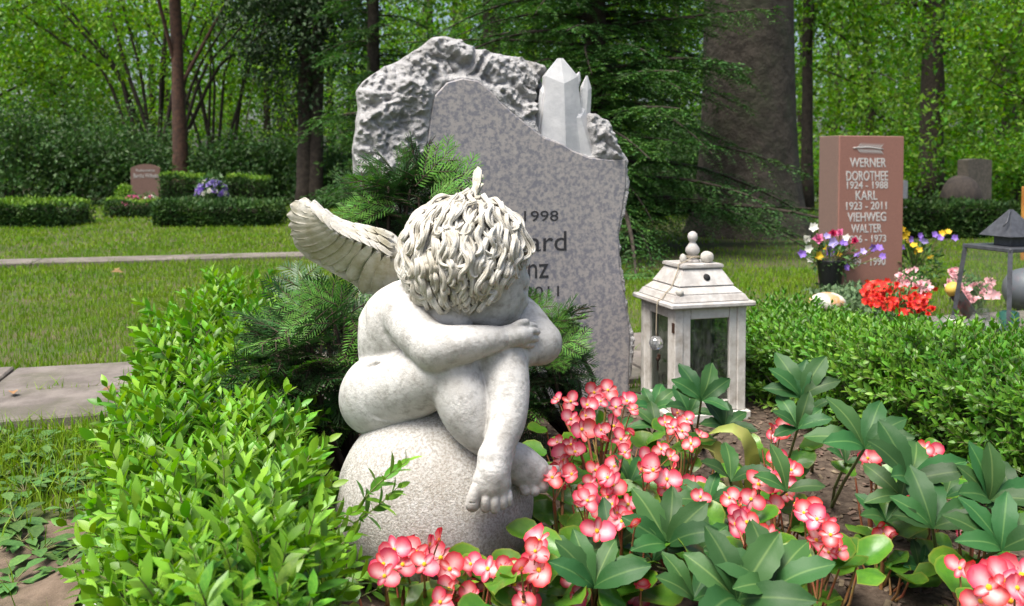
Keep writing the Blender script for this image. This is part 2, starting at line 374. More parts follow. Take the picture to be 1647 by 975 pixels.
cr = cl.build('quartz_crystal', m_quartz, grave, False); cr['label'] = 'cloudy white quartz crystal cluster set into the stone'
bm = bmesh.new(); bm.from_mesh(cr.data); bmesh.ops.recalc_face_normals(bm, faces=bm.faces); bm.to_mesh(cr.data); bm.free()

# ------------------------------------------------------------------ the sleeping cherub on a ball
m_statue = M('cast_stone', (.60, .59, .565), .88, (.44, .425, .395), 18., 10., bump=.5, bscale=150, stain=(.17, .155, .13), stscale=55, stamt=.6, spec=.2, lo=.36, hi=.66)
m_hair = M('cast_stone_hair', (.62, .60, .55), .85, (.44, .41, .34), 34., 8., bump=.3, bscale=220, spec=.25, stain=(.26, .23, .17), stscale=14, stamt=.4)
m_wing = M('cast_stone_wing', (.60, .58, .53), .88, (.38, .35, .25), 12., 7., bump=.35, bscale=160, stain=(.24, .21, .13), stscale=8, stamt=.4, spec=.2)
m_ball = M('cast_stone_ball', (.57, .555, .525), .95, (.36, .34, .30), 210., 3., bump=1., bscale=300, stain=(.30, .26, .21), stscale=6, stamt=.6, spec=.2, lo=.42, hi=.6)
D0 = 1.662; SCL = D0/FPX
def Q(p):                              # (pixel x, pixel y, towards-camera offset in pixels) -> world
    p = np.asarray(p, float).reshape(-1, 3); D = D0 - p[:, 2]*SCL
    r = FW + ((p[:, 0]-823.5)/FPX)[:, None]*RT - ((p[:, 1]-CYP)/FPX)[:, None]*UP
    return CP + r*D[:, None]
def smin(a, b, k):
    hh = np.clip(.5+.5*(b-a)/k, 0, 1); return b*(1-hh)+a*hh - k*hh*(1-hh)
st_step = 1.9
slo = np.array([535., 440., -135.]); shi = np.array([915., 842., 215.])
sn = [int(v) for v in np.ceil((shi-slo)/st_step)]
ax_ = [slo[i]+np.arange(sn[i])*st_step for i in range(3)]
def cone(Gd, a, b, k):
    a, b = np.array(a, float), np.array(b, float); mg = k*1.3+4
    l_ = np.minimum(a[:3]-a[3], b[:3]-b[3])-mg; h_ = np.maximum(a[:3]+a[3], b[:3]+b[3])+mg
    i0 = [max(0, int((l_[i]-slo[i])/st_step)) for i in range(3)]; i1 = [min(sn[i], int((h_[i]-slo[i])/st_step)+2) for i in range(3)]
    if any(i1[i] <= i0[i] for i in range(3)): return
    X, Y, Z = np.meshgrid(*[ax_[i][i0[i]:i1[i]].astype(np.float32) for i in range(3)], indexing='ij', sparse=True)
    e = b[:3]-a[:3]; L2 = max(e@e, 1e-6); t = np.clip(((X-a[0])*e[0]+(Y-a[1])*e[1]+(Z-a[2])*e[2])/L2, 0, 1)
    d = np.sqrt((X-a[0]-t*e[0])**2+(Y-a[1]-t*e[1])**2+(Z-a[2]-t*e[2])**2) - (a[3]+t*(b[3]-a[3]))
    s_ = tuple(slice(i0[i], i1[i]) for i in range(3)); Gd[s_] = smin(Gd[s_], d.astype(np.float32), k)
def chain(Gd, pts, k):
    pts = np.array(pts, float)
    if len(pts) > 2:                   # smooth path through the joints, so that limbs do not kink
        n0 = len(pts); t = np.linspace(0, n0-1, (n0-1)*5+1); out = []
        ext = np.vstack([2*pts[0]-pts[1], pts, 2*pts[-1]-pts[-2]])
        for x in t:
            i_ = min(int(x), n0-2); f = x-i_; a, b, c, d = ext[i_:i_+4]
            out.append(.5*(2*b+(c-a)*f+(2*a-5*b+4*c-d)*f*f+(3*b-a-3*c+d)*f**3))
        pts = np.array(out)
    loc = np.full(sn, 60., np.float32)
    for a, b in zip(pts[:-1], pts[1:]): cone(loc, a, b, .5)
    Gd[...] = smin(Gd, loc, k)
groups = [   # (blend inside the group, blend with the rest, chains of (x, y, towards, radius))
 (26, 9, [[(632, 628, -40, 66), (640, 590, -25, 62), (646, 535, -8, 68), (668, 500, 0, 56), (700, 478, 15, 48)],
          [(646, 535, -8, 64), (760, 520, -40, 62)], [(632, 640, -60, 60), (700, 640, -70, 58)], [(660, 505, 25, 46), (640, 512, 25, 44)],
          [(690, 560, -10, 60), (760, 560, -20, 55)], [(690, 500, 55, 36), (740, 512, 78, 24)]]),
 (14, 5, [[(652, 508, 55, 40), (672, 538, 88, 37), (702, 562, 118, 36)], [(702, 562, 120, 36), (735, 556, 128, 33), (775, 549, 124, 26), (814, 543, 112, 18)]]),
 (8, 4, [[(815, 542, 112, 19), (832, 540, 108, 18), (842, 539, 102, 15)],
         [(838, 528, 106, 7), (851, 524, 96, 6.5), (859, 525, 80, 5.5)], [(842, 536, 108, 7), (855, 533, 98, 6.5), (864, 534, 82, 5.5)],
         [(842, 545, 107, 7), (853, 544, 98, 6.5), (862, 545, 82, 5.5)], [(838, 552, 104, 6.5), (848, 554, 95, 6), (856, 555, 82, 5)],
         [(822, 530, 112, 8), (836, 521, 110, 6.5), (846, 518, 103, 5.5)]]),
 (16, 5, [[(800, 492, -20, 42), (838, 520, 5, 40), (868, 550, 32, 33)], [(868, 553, 34, 32), (830, 566, 62, 27), (780, 572, 84, 22), (740, 575, 96, 20)]]),
 (22, 6, [[(612, 634, 8, 64), (650, 622, 38, 60), (690, 608, 72, 52), (726, 598, 92, 44)], [(598, 650, -10, 48), (620, 655, 10, 46)]]),
 (12, 6, [[(732, 602, 92, 42), (744, 645, 104, 44), (758, 680, 108, 37), (783, 712, 104, 26), (808, 730, 96, 22)]]),
 (10, 4, [[(806, 728, 96, 24), (834, 740, 90, 27), (860, 757, 82, 24)], [(840, 760, 88, 21), (856, 771, 84, 17)], [(814, 742, 94, 22), (840, 763, 86, 19)]]),
 (3, 3, [[(841, 776, 92, 9), (846, 790, 93, 8)], [(853, 776, 91, 9.5), (860, 790, 91, 8.8)], [(864, 771, 88, 10), (873, 784, 87, 9.3)], [(872, 763, 84, 10.5), (883, 773, 82, 9.8)], [(872, 750, 80, 13), (888, 756, 76, 12.5)]]),
 (14, 5, [[(690, 600, -20, 56), (760, 580, 40, 48), (806, 574, 76, 40)], [(808, 578, 80, 40), (816, 625, 106, 36), (815, 675, 130, 31), (803, 715, 148, 26), (795, 735, 154, 27)]]),
 (10, 4, [[(797, 735, 152, 27), (793, 760, 158, 28), (790, 780, 158, 24)], [(775, 775, 160, 15), (772, 790, 160, 13)], [(805, 780, 156, 17), (806, 790, 154, 14)], [(806, 722, 130, 24), (800, 738, 135, 24)], [(790, 785, 156, 17), (791, 792, 156, 14)]]),
 (2.5, 2.5, [[(768, 786, 164, 12), (762, 800, 165, 11), (760, 812, 162, 12)], [(782, 796, 166, 8.5), (781, 808, 167, 8), (781, 817, 163, 8.5)], [(796, 797, 165, 8.2), (796, 809, 166, 7.6), (796, 819, 162, 8)], [(808, 795, 161, 7.6), (809, 806, 162, 7), (809, 813, 158, 7.4)], [(817, 793, 156, 6.8), (818, 802, 157, 6.4), (818, 808, 154, 6.6)]]),
]
Bd = np.full(sn, 60., np.float32); FEET = (6, 7, 9, 10)
for gi, (kin, kout, chs) in enumerate(groups):
    if gi in (2, 7, 10): continue
    Gd = np.full(sn, 60., np.float32)
    for chn in chs: chain(Gd, chn, kin)
    Bd = smin(Bd, Gd, kout)
# waist fold, elbow and wrist creases, thigh fold
def carve(pts, k=4):
    global Bd
    Gd = np.full(sn, 60., np.float32); chain(Gd, pts, 3); Bd = -smin(-Bd, Gd, k)
carve([(556, 590, 20, 3), (585, 592, 46, 3.4), (612, 587, 58, 2.4)], 9); carve([(817, 522, 128, 2.6), (820, 540, 136, 3), (818, 560, 130, 2.6)])
carve([(627, 540, 72, 5), (645, 562, 90, 5)], 6)
V, Fq = surface_nets(Bd)
V = V*st_step+slo
statue = thing('cherub_statue', 'weathered white stone cherub asleep on folded arms, seated on a stone ball', 'statue', G(700, 955))
def fix(ob):
    bm = bmesh.new(); bm.from_mesh(ob.data); bmesh.ops.recalc_face_normals(bm, faces=bm.faces); bm.to_mesh(ob.data); bm.free(); return ob
slo = np.array([745., 735., 40.]); shi = np.array([903., 838., 195.]); st_step = .95; sn = [int(v) for v in np.ceil((shi-slo)/st_step)]; ax_ = [slo[i]+np.arange(sn[i])*st_step for i in range(3)]
Bd = np.full(sn, 60., np.float32)
for gi in FEET:
    kin, kout, chs = groups[gi]; Gd = np.full(sn, 60., np.float32)
    for chn in chs: chain(Gd, chn, 1.6 if gi in (7, 10) else kin)
    Bd = smin(Bd, Gd, 2.0 if gi in (7, 10) else 4)
for (x, y_, w_, r_) in ((760, 814, 173, 5), (781, 818, 170.5, 3.6), (796, 820, 169, 3.4), (809, 814, 164, 3), (818, 809, 159, 2.6)): carve([(x-r_*.7, y_-5, w_, 1.1), (x+r_*.7, y_-5, w_, 1.1)], 1.2)
VF_, FF_ = surface_nets(Bd[:, 14:]); VF_ = VF_*st_step+slo+np.array([0, 14*st_step, 0])
slo = np.array([806., 500., 55.]); shi = np.array([880., 575., 140.]); st_step = .95; sn = [int(v) for v in np.ceil((shi-slo)/st_step)]; ax_ = [slo[i]+np.arange(sn[i])*st_step for i in range(3)]
Bd = np.full(sn, 60., np.float32)
for q, chn in enumerate(groups[2][2]): chain(Bd, chn, 5 if q < 1 else 2.6)
carve([(816, 522, 128, 1.6), (818, 540, 133, 2), (816, 560, 128, 1.6)], 4)
VH_, FH_ = surface_nets(Bd); VH_ = VH_*st_step+slo
# head: own finer grid
slo = np.array([640., 310., -50.]); shi = np.array([875., 545., 180.]); st_step = 1.5; sn = [int(v) for v in np.ceil((shi-slo)/st_step)]; ax_ = [slo[i]+np.arange(sn[i])*st_step for i in range(3)]
Hd = np.full(sn, 60., np.float32)
chain(Hd, [(748, 414, 58, 84), (760, 425, 60, 80)], 10); chain(Hd, [(786, 446, 56, 60), (798, 464, 52, 50)], 24); chain(Hd, [(804, 480, 52, 36), (812, 497, 48, 24)], 14)
chain(Hd, [(752, 488, 74, 34), (792, 500, 68, 28)], 14)
chain(Hd, [(700, 478, 15, 46), (735, 450, 40, 60)], 20)
chain(Hd, [(836, 458, 44, 10), (840, 476, 44, 8), (841, 486, 46, 9.5)], 9)          # nose, pointing away over the arm
chain(Hd, [(832, 498, 52, 7), (834, 500, 42, 7)], 5); chain(Hd, [(828, 508, 52, 8), (828, 509, 42, 8)], 5)   # lips
chain(Hd, [(830, 447, 72, 12), (838, 448, 50, 12)], 14)                             # brow
chain(Hd, [(806, 484, 76, 24), (800, 478, 80, 22)], 16)                             # cheek
Gd = np.full(sn, 60., np.float32); chain(Gd, [(834, 464, 74, 5), (842, 466, 62, 5)], 3); Hd = -smin(-Hd, Gd, 8)
V2, F2 = surface_nets(Hd); V2 = V2*st_step+slo
bod = fix(MB().add(Q(V), Fq).add(Q(V2), F2).add(Q(VF_), FF_).add(Q(VH_), FH_).build('body', m_statue, statue))
# ball
u_, v_ = np.meshgrid(np.linspace(0, 2*math.pi, 97)[:-1], np.linspace(0, math.pi, 49), indexing='ij')
bc = P(700, 803, D0); br = 158*SCL
dirs = np.stack([np.sin(v_)*np.cos(u_), np.sin(v_)*np.sin(u_), np.cos(v_)], -1)
bv = bc + dirs.reshape(-1, 3)*(br*(1+.006*(fbm(dirs.reshape(-1, 3)*3+5, 3)-.5)))[:, None]
i = np.arange(96)[:, None]*49; i2 = ((np.arange(96)+1) % 96)[:, None]*49; j = np.arange(48)[None]
ball = MB().add(bv, np.stack([i+j, i+j+1, i2+j+1, i2+j], -1).reshape(-1, 4)).build('ball', m_ball, statue); ball['label'] = 'rough grainy stone ball under the cherub'
# hair: ridged wavy locks running out from the crown
HC = np.array([750., 416., 60.]); HR = 93.
crown_d = unit(np.array([.06, -.97, -.22])); face_d = unit(np.array([.86, .48, .06]))
hr = np.random.default_rng(21); hm = MB()
def lock(p, amp, fr, ph, curl, L, rad, lift):
    n_ = 26; pts = []; nr = []; p = unit(p)
    for q in range(n_):
        s_ = q/(n_-1); away = unit(p - crown_d*np.dot(p, crown_d)*1.0); away = unit(away - p*np.dot(away, p)) if np.dot(p, crown_d) < .995 else unit(np.cross(p, [1, 0, 0]))
        away = unit(p*np.dot(p, crown_d) - crown_d) if np.dot(p, crown_d) < .999 else away
        sd_ = np.cross(p, away); psi = amp*math.sin(2*math.pi*fr*s_+ph)*(0.35+.65*s_) + curl*max(0, (s_-.55)/.45)**1.4*2.9
        hd_ = away*math.cos(psi)+sd_*math.sin(psi)
        rr = HR + lift*math.sin(math.pi*min(1, s_*1.05))**.6 + 3*math.sin(6.3*fr*s_+ph*1.7)
        pts.append(HC+p*rr); nr.append(p.copy()); p = unit(p+hd_*L/n_)
    s_ = np.linspace(0, 1, n_); pr = rad*np.clip(.55+1.6*s_, 0, 1)*(1-.8*np.clip((s_-.35)/.65, 0, 1)**1.5)
    return np.array(pts), pr, np.array(nr)
tiers = [(.12, 16), (.33, 28), (.54, 39), (.75, 47), (.96, 53), (1.17, 57), (1.38, 58), (1.59, 57), (1.80, 54), (2.01, 48), (2.22, 40), (2.36, 32)]
b1 = unit(np.cross(crown_d, [1, .1, 0])); b2 = np.cross(crown_d, b1)
for a0, cnt_ in tiers:
    for q in range(cnt_):
        az = (q+hr.uniform(-.35, .35))/cnt_*2*math.pi; a = a0+hr.uniform(-.12, .12)
        p = crown_d*math.cos(a)+math.sin(a)*(b1*math.cos(az)+b2*math.sin(az))
        if np.dot(p, face_d) > .70 and a0 > .5: continue
        if p[2] < -.75: continue
        pts, pr, nr = lock(p, hr.uniform(.75, 1.2), hr.uniform(1.5, 2.3), 2.2*math.sin(az*3)+hr.uniform(-.8, .8), (1 if math.sin(az*5+a0*3) > 0 else -1)*hr.uniform(.6, 2.1), hr.uniform(.95, 1.4) if a0 < 1.8 else hr.uniform(.45, .75), hr.uniform(3.1, 5.2), hr.uniform(3, 17))
        fd = (unit(pts-HC)@face_d)
        if (fd > .86).sum() > 5: continue
        pts[:, 1] = np.minimum(pts[:, 1], 521)
        T_ = unit(np.gradient(pts, axis=0)); sd_ = np.cross(T_, nr)
        for off, dl, rf in ((-.62, -1.2, .62), (.05, 1.3, .68), (.66, -.8, .58)):
            pp = pts + sd_*(pr*off)[:, None] + nr*dl
            Vt, Ft = tube(pp, pr*rf, 7, True, 0, 1.05, nr); hm.add(Q(Vt), Ft)
hair = fix(hm.build('hair', m_hair, statue))
# wings: stone feathers
def feather(b, t, W, nrm, bend, T, nl=9, nc=7, rot=0):
    b, t = np.array(b, float), np.array(t, float); d = t-b; L = np.linalg.norm(d); d = d/L; nrm = np.array(nrm, float); sx = unit(np.cross(d, nrm)); nn = np.cross(sx, d)
    s_ = np.linspace(0, 1, nl); wprof = W*np.clip(.45+s_*1.6, 0, 1)*np.sqrt(np.clip(1-(np.clip((s_-.72)/.28, 0, 1))**2.2, .02, 1))
    c = np.linspace(-1, 1, nc); V = []
    for side in (1, -1):
        for k_, s0 in enumerate(s_):
            z = side*T*(1-c**2)**.7*(1 if side > 0 else .6)*(1-.5*s0) + (T*.55*np.exp(-(c/.16)**2) - T*.22*np.abs(np.sin(c*9+s0*6)) if side > 0 else 0)
            V.append(b + d*(s0*L) + sx*(c*wprof[k_])[:, None] + nn*(z + bend*math.sin(s0*math.pi*.5)**2)[:, None])
    V = np.concatenate(V); i = np.arange(nl-1)[:, None]*nc+np.arange(nc-1)[None]; o = nl*nc
    F = [np.stack([i, i+1, i+nc+1, i+nc], -1).reshape(-1, 4), np.stack([i+o, i+o+nc, i+o+nc+1, i+o+1], -1).reshape(-1, 4)]
    ed = [k_*nc for k_ in range(nl)]; er = [k_*nc+nc-1 for k_ in range(nl)]
    rim = ed+[(nl-1)*nc+q for q in range(1, nc)]+er[::-1][1:]+[q for q in range(nc-2, 0, -1)]
    r_ = np.array(rim); r2 = np.roll(r_, -1); F.append(np.stack([r_, r2, r2+o, r_+o], 1))
    return V, F
def curve(pts, n_):
    p = np.array(pts, float); L = np.concatenate([[0], np.cumsum(np.linalg.norm(np.diff(p, axis=0), axis=1))]); s_ = np.linspace(0, L[-1], n_)
    return np.stack([np.interp(s_, L, p[:, k_]) for k_ in range(p.shape[1])], 1)
def add_feathers(wing, lst):
    for a in lst:
        V, F = feather(*a); fix(MB().add(Q(V), F).build('feather', m_wing, wing))
edgeE = curve([(636, 418, -28), (614, 411, -16), (594, 397, -8), (565, 386, 0), (542, 377, 4), (528, 364, 4), (508, 344, 0), (498, 334, -4)], 40)
edgeU = curve([(652, 392, -62), (631, 374, -60), (614, 367, -52), (577, 363, -42), (551, 359, -34), (532, 350, -26), (516, 336, -18), (502, 326, -12)], 40)
tips = [(500, 324, -10), (479, 323, -12), (464, 331, -16), (458, 349, -22), (460, 368, -28), (463, 384, -34), (469, 399, -40), (481, 411, -46), (496, 424, -52), (515, 436, -58), (538, 448, -64), (562, 463, -68), (584, 482, -72), (606, 484, -70), (626, 470, -60)]
# core of the wing: lofted shell behind the feathers
n_ = 40; tp = curve([(500, 328, -14), (484, 332, -20), (470, 345, -28), (468, 372, -38), (474, 396, -46), (494, 416, -56), (536, 440, -70), (566, 456, -76), (590, 474, -78), (620, 470, -70)], n_)[::-1]
core = []
for s_ in np.linspace(0, 1, 10): core.append(edgeE*(1-s_)+tp*s_ - np.array([0, 0, 10+26*math.sin(s_*math.pi)*.8]))
for s_ in np.linspace(1, 0, 10): core.append((edgeU*(1-s_)+tp*s_) - np.array([0, 0, 20+30*math.sin(s_*math.pi)]))
core.append(edgeU*.5+edgeE*.5+np.array([0, -2, 2])); core = np.array(core); k_ = len(core)
i = np.arange(k_)[:, None]*n_; i2 = ((np.arange(k_)+1) % k_)[:, None]*n_; j = np.arange(n_-1)[None]
wing = fix(MB().add(Q(core.reshape(-1, 3)), [np.stack([i+j, i+j+1, i2+j+1, i2+j], -1).reshape(-1, 4), np.array([[q*n_ for q in range(k_)]]), np.array([[q*n_+n_-1 for q in range(k_)]])]).build('wing', m_wing, statue))
wing['label'] = 'spread wing with stained hollow underside'
fl = []
fb = [edgeE[int(x)] for x in (39, 37, 35, 33, 31, 29, 27, 25, 22, 19, 16, 12, 8, 4, 1)]
for b, t in zip(fb, tips):
    L = np.linalg.norm(np.array(t)-b); fl.append((b+np.array([0, 0, -4]), t, 9.5+L*.045, (0.1, .25, 1), -16*min(1, L/90), 1.9))
for q in range(13):      # under coverts, shorter
    b = fb[q+1]; t = np.array(tips[q+1]); m_ = b*.52+t*.48; m_[2] -= 4; fl.append((b+np.array([2, -2, 2]), m_, 9, (.1, .25, 1), -9, 2.2))
for row, (f0, cnt_, ln, W) in enumerate(((.15, 9, 34, 8), (.5, 9, 32, 8.5), (.85, 8, 30, 8))):     # coverts along the leading edge
    for q in range(cnt_):
        x = 2+q*(35/cnt_)+row*1.5; x2 = min(39, x+8)
        b = edgeE[int(x)]*(1-f0)+edgeU[int(x)]*f0; t = edgeE[int(x2)]*(1-f0*.9)+edgeU[int(x2)]*f0*.9
        fl.append((b+np.array([0, -1, 3]), t+np.array([0, -3, 5]), W, (.15, -.75, .65), 2.5, 3.0, 7, 7))
add_feathers(wing, fl)
w2b = np.array([722., 425., -78.])
core2 = curve([(722, 430, -70), (748, 360, -84), (766, 300, -104), (772, 280, -112)], 12)
Vt, Ft = tube(core2, [16, 14, 13, 12, 11, 10, 9, 8.5, 8, 7, 6, 4], 10); wing2 = fix(MB().add(Q(Vt), Ft).build('wing', m_wing, statue)); wing2['label'] = 'far wing, only its tip rising behind the curls'
fl = []
for q, t in enumerate([(774, 271, -112), (778, 284, -130), (781, 300, -150), (783, 318, -168), (784, 345, -186), (785, 375, -200), (783, 405, -206), (775, 432, -200)]):
    b = core2[max(0, 9-q)]; fl.append((b, t, 11, (-.75, -.1, .6), 6, 3))
for q in range(5): fl.append((core2[2+q]+np.array([-2, 0, 6]), core2[5+q]+np.array([-4+q, -4, 8]), 9, (-.6, -.3, .8), 3, 3, 7, 7))
add_feathers(wing2, fl)
# ------------------------------------------------------------------ white wooden lantern
m_white = M('weathered_white_paint', (.60, .58, .54), .7, (.44, .41, .36), 30., 7., bump=.35, bscale=90, stain=(.20, .15, .10), stscale=16, stamt=.6, lo=.45, hi=.75)
m_roofw = M('weathered_white_roof', (.50, .485, .46), .75, (.36, .34, .32), 24., 7., bump=.4, bscale=70, stain=(.22, .17, .13), stscale=14, stamt=.5)
m_dark = M('hole_shade_black', (.012, .012, .012), .8)
m_hinge = M('rusty_iron', (.10, .05, .03), .7, (.05, .04, .035), 60., metal=.6)
m_string = M('jute_string', (.34, .29, .21), .9)
m_pebble = M('pale_pebble', (.50, .48, .43), .7, (.36, .34, .30), 50., 5., bump=.2)
def glass_mat(name, alpha, tint=(.97, .985, .975), rough=.05):
    m = bpy.data.materials.new(name); m.use_nodes = True; t = m.node_tree; N = t.nodes; L = t.links; N.remove(N['Principled BSDF'])
    tr = N.new('ShaderNodeBsdfTransparent'); tr.inputs[0].default_value = (*tint, 1); gl = N.new('ShaderNodeBsdfGlossy'); gl.inputs['Roughness'].default_value = rough
    df = N.new('ShaderNodeBsdfDiffuse'); df.inputs[0].default_value = (.35, .36, .33, 1)
    a = N.new('ShaderNodeMixShader'); a.inputs[0].default_value = .07; L.new(tr.outputs[0], a.inputs[1]); L.new(gl.outputs[0], a.inputs[2])
    b = N.new('ShaderNodeMixShader'); n = N.new('ShaderNodeTexNoise'); n.inputs['Scale'].default_value = 9.; mp = N.new('ShaderNodeMapRange'); L.new(n.outputs[0], mp.inputs[0]); mp.inputs[1].default_value = .35; mp.inputs[2].default_value = .8; mp.inputs[4].default_value = alpha
    L.new(mp.outputs[0], b.inputs[0]); L.new(a.outputs[0], b.inputs[1]); L.new(df.outputs[0], b.inputs[2]); L.new(b.outputs[0], N['Material Output'].inputs['Surface']); return m
m_glass = glass_mat('dusty_glass_dim_reflection', .18, (.62, .66, .62))  # thin dust, plus a darkened tint standing in for reflected dark surroundings
m_crystal = M('cut_glass', (.95, .95, .95), .03, trans=.85, ior=1.5, spec=.6)
LW = .122                                   # body half width
lc = G(1112, 672); lan = thing('lantern', 'white weathered wooden lantern with turned finial beside the grey gravestone', 'lantern', (lc[0], lc[1], 0.02))
ML = Tr(lc[0], lc[1], .02) @ Rz(math.radians(16))
def lp(name, VF, mat, parent=lan, smooth=False, extra=None):
    V, F = xf(VF, ML @ extra if extra else ML); return MB().add(V, F).build(name, mat, parent, smooth)
H0 = .355                                    # underside of the roof
lp('base', cbox(.27, .27, .03, .004, (0, 0, .015)), m_white)
for sx in (-1, 1):
    for sy in (-1, 1): lp('post', cbox(.03, .03, H0-.03, .003, (sx*(LW-.015), sy*(LW-.015), .03+(H0-.03)/2)), m_white)
for k in range(4):
    R4 = Rz(k*math.pi/2); fw_ = 2*LW-.06
    fr = MB()
    for VF in (cbox(.026, .016, H0-.036, .002, (-fw_/2+.013, -LW+.012, .032+(H0-.034)/2)), cbox(.026, .016, H0-.036, .002, (fw_/2-.013, -LW+.012, .032+(H0-.034)/2)), cbox(fw_-.054, .015, .032, .002, (0, -LW+.012, H0-.02)), cbox(fw_-.054, .015, .03, .002, (0, -LW+.012, .049))):
        fr.add(*xf(VF, ML @ R4))
    f = fr.build('window_frame', m_white, lan, False)
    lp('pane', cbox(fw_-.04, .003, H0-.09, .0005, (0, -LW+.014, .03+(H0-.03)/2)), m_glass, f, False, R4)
eav = LW+.022
lp('eave', cbox(2*eav, 2*eav, .016, .004, (0, 0, H0+.008)), m_roofw)
for k, (b_, t_, z0, z1) in enumerate(((LW+.008, LW-.004, .016, .038), (LW-.006, LW-.030, .038, .060), (LW-.026, LW-.056, .060, .112), (.072, .072, .1125, .125))):
    bm = bmesh.new(); V, F = frustum((b_, b_), (t_, t_), H0+z0, H0+z1); vs = [bm.verts.new(v) for v in V]; [bm.faces.new([vs[i] for i in f]) for f in F]
    bmesh.ops.bevel(bm, geom=bm.edges[:], offset=.003, segments=2, affect='EDGES'); me = bpy.data.meshes.new('roof_tier'); bm.to_mesh(me); bm.free(); me.materials.append(m_roofw)
    inst('roof_tier', me, lan, ML)
zt = H0+.125
lp('finial', lathe([(a_, zt+b_*1.25) for a_, b_ in ((.004, -.002), (.023, 0), (.024, .005), (.014, .011), (.012, .016), (.018, .021), (.023, .028), (.022, .036), (.013, .046), (.009, .052), (.014, .056), (.0165, .064), (.014, .073), (.006, .078), (.001, .079))], 20), m_roofw, lan, True)
lp('vent_hole_disc', lathe([(.001, 0), (.011, 0), (.0115, .002), (.001, .0025)], 16), m_dark, lan, True, Tr(.006, -.0815, H0+.086) @ Matrix.Rotation(math.radians(60), 4, 'X'))  # black disc on the slope, its colour standing in for shade inside the vent
lp('hinge', cbox(.004, .014, .030, .001, (-LW-.001, -LW+.008, H0-.06)), m_hinge)
lp('latch', cbox(.006, .016, .016, .002, (-LW-.002, -.02, .19)), m_hinge)
lp('key', lathe([(.002, 0), (.003, .004), (.0025, .03), (.006, .034), (.006, .040), (.001, .044)], 8), m_hinge, lan, True, Tr(-LW-.006, -.02, .145))
def blob(name, label, cat, loc, r, mat, sq=(1, 1, .85), seed=0, Mx=None, group=None):
    u_, v_ = np.meshgrid(np.linspace(0, 2*math.pi, 21)[:-1], np.linspace(.02, math.pi-.02, 11), indexing='ij')
    d = np.stack([np.sin(v_)*np.cos(u_), np.sin(v_)*np.sin(u_), np.cos(v_)], -1).reshape(-1, 3)
    V = d*np.array(sq)*r*(1+.12*(fbm(d*2+seed*3.1, 2)-.5))[:, None]+np.asarray(loc)
    i = np.arange(20)[:, None]*11; i2 = ((np.arange(20)+1) % 20)[:, None]*11; j = np.arange(10)[None]
    if Mx is not None: V = xf((V, None), Mx)[0]
    o = MB().add(V, [np.stack([i+j, i+j+1, i2+j+1, i2+j], -1).reshape(-1, 4), np.array([[q*11 for q in range(20)][::-1]]), np.array([[q*11+10 for q in range(20)]])]).build(name, mat)
    return tag(o, label, cat, group)
blob('pebble', 'round white pebble on the lantern roof beside its finial', 'pebble', (.040, -.02, zt+.017), .022, m_pebble, (1, 1, .9), 1, ML)
blob('pebble', 'small egg-shaped white pebble tucked behind the lantern finial', 'pebble', (-.036, -.005, zt+.013), .014, m_pebble, (.8, .8, 1.1), 2, ML)
blob('pebble', 'pale yellow pebble on the lantern eave by the string', 'pebble', (-LW+.022, -LW+.012, H0+.047), .012, m_pebble, (1, 1, 1), 3, ML)
pend = thing('pendant', 'clear cut glass ball hanging on a string from the lantern finial', 'pendant', xf((np.array([[-LW-.03, -.055, .23]]), None), ML)[0][0])
sp = np.array([(.014, -.02, zt+.019), (-.014, -.02, zt+.017), (-.045, -.038, zt+.006), (-.0745, -.050, zt+.0015), (-.0765, -.052, H0+.110), (-.098, -.056, H0+.063), (-.106, -.057, H0+.053), (-.121, -.057, H0+.039), (-.132, -.057, H0+.022), (-LW-.024, -.056, H0+.0175), (-LW-.0265, -.056, H0+.010), (-LW-.028, -.056, H0-.01), (-LW-.029, -.055, .30), (-LW-.029, -.055, .262)])
V, F = tube(xf((curve(sp, 40), None), ML)[0], .0017, 6); MB().add(V, F).build('string', m_string, pend)
V, F = tube(xf((np.array([(.02*math.cos(a), .02*math.sin(a), zt+.014+.0006*a) for a in np.linspace(0, 12.6, 50)]), None), ML)[0], .0016, 5); MB().add(V, F).build('string', m_string, pend)
bm = bmesh.new(); bmesh.ops.create_icosphere(bm, subdivisions=2, radius=.0225); me = bpy.data.meshes.new('glass_ball'); bm.to_mesh(me); bm.free(); me.materials.append(m_crystal)
inst('glass_ball', me, pend, ML @ Tr(-LW-.029, -.055, .24))

# ------------------------------------------------------------------ leaf shapes
def leaf_shape(L, W, n=4, fold=.18, curl=.15, wide=.45, tip=1.4, serr=0):
    s_ = np.linspace(0, 1, n+1); w = W*.5*np.sin(np.pi*np.clip(s_, 0, 1)**(math.log(.5)/math.log(wide)))**(1/tip if tip > 1 else 1)
    w[0] = W*.05; w[-1] = W*.02; z = -curl*L*(s_**2)
    if serr: w = w*(1+serr*(np.arange(n+1) % 2))
    V = np.concatenate([np.stack([-w, s_*L, z+fold*w], 1), np.stack([0*w, s_*L, z], 1), np.stack([w, s_*L, z+fold*w], 1)])
    i = np.arange(n); m_ = n+1
    return V, np.concatenate([np.stack([i, i+m_, i+m_+1, i+1], 1), np.stack([i+m_, i+2*m_, i+2*m_+1, i+m_+1], 1)])[:, ::-1]
def rim_attr(me, vals):
    a = me.attributes.new('rim', 'FLOAT', 'POINT'); a.data.foreach_set('value', np.asarray(vals, np.float32))

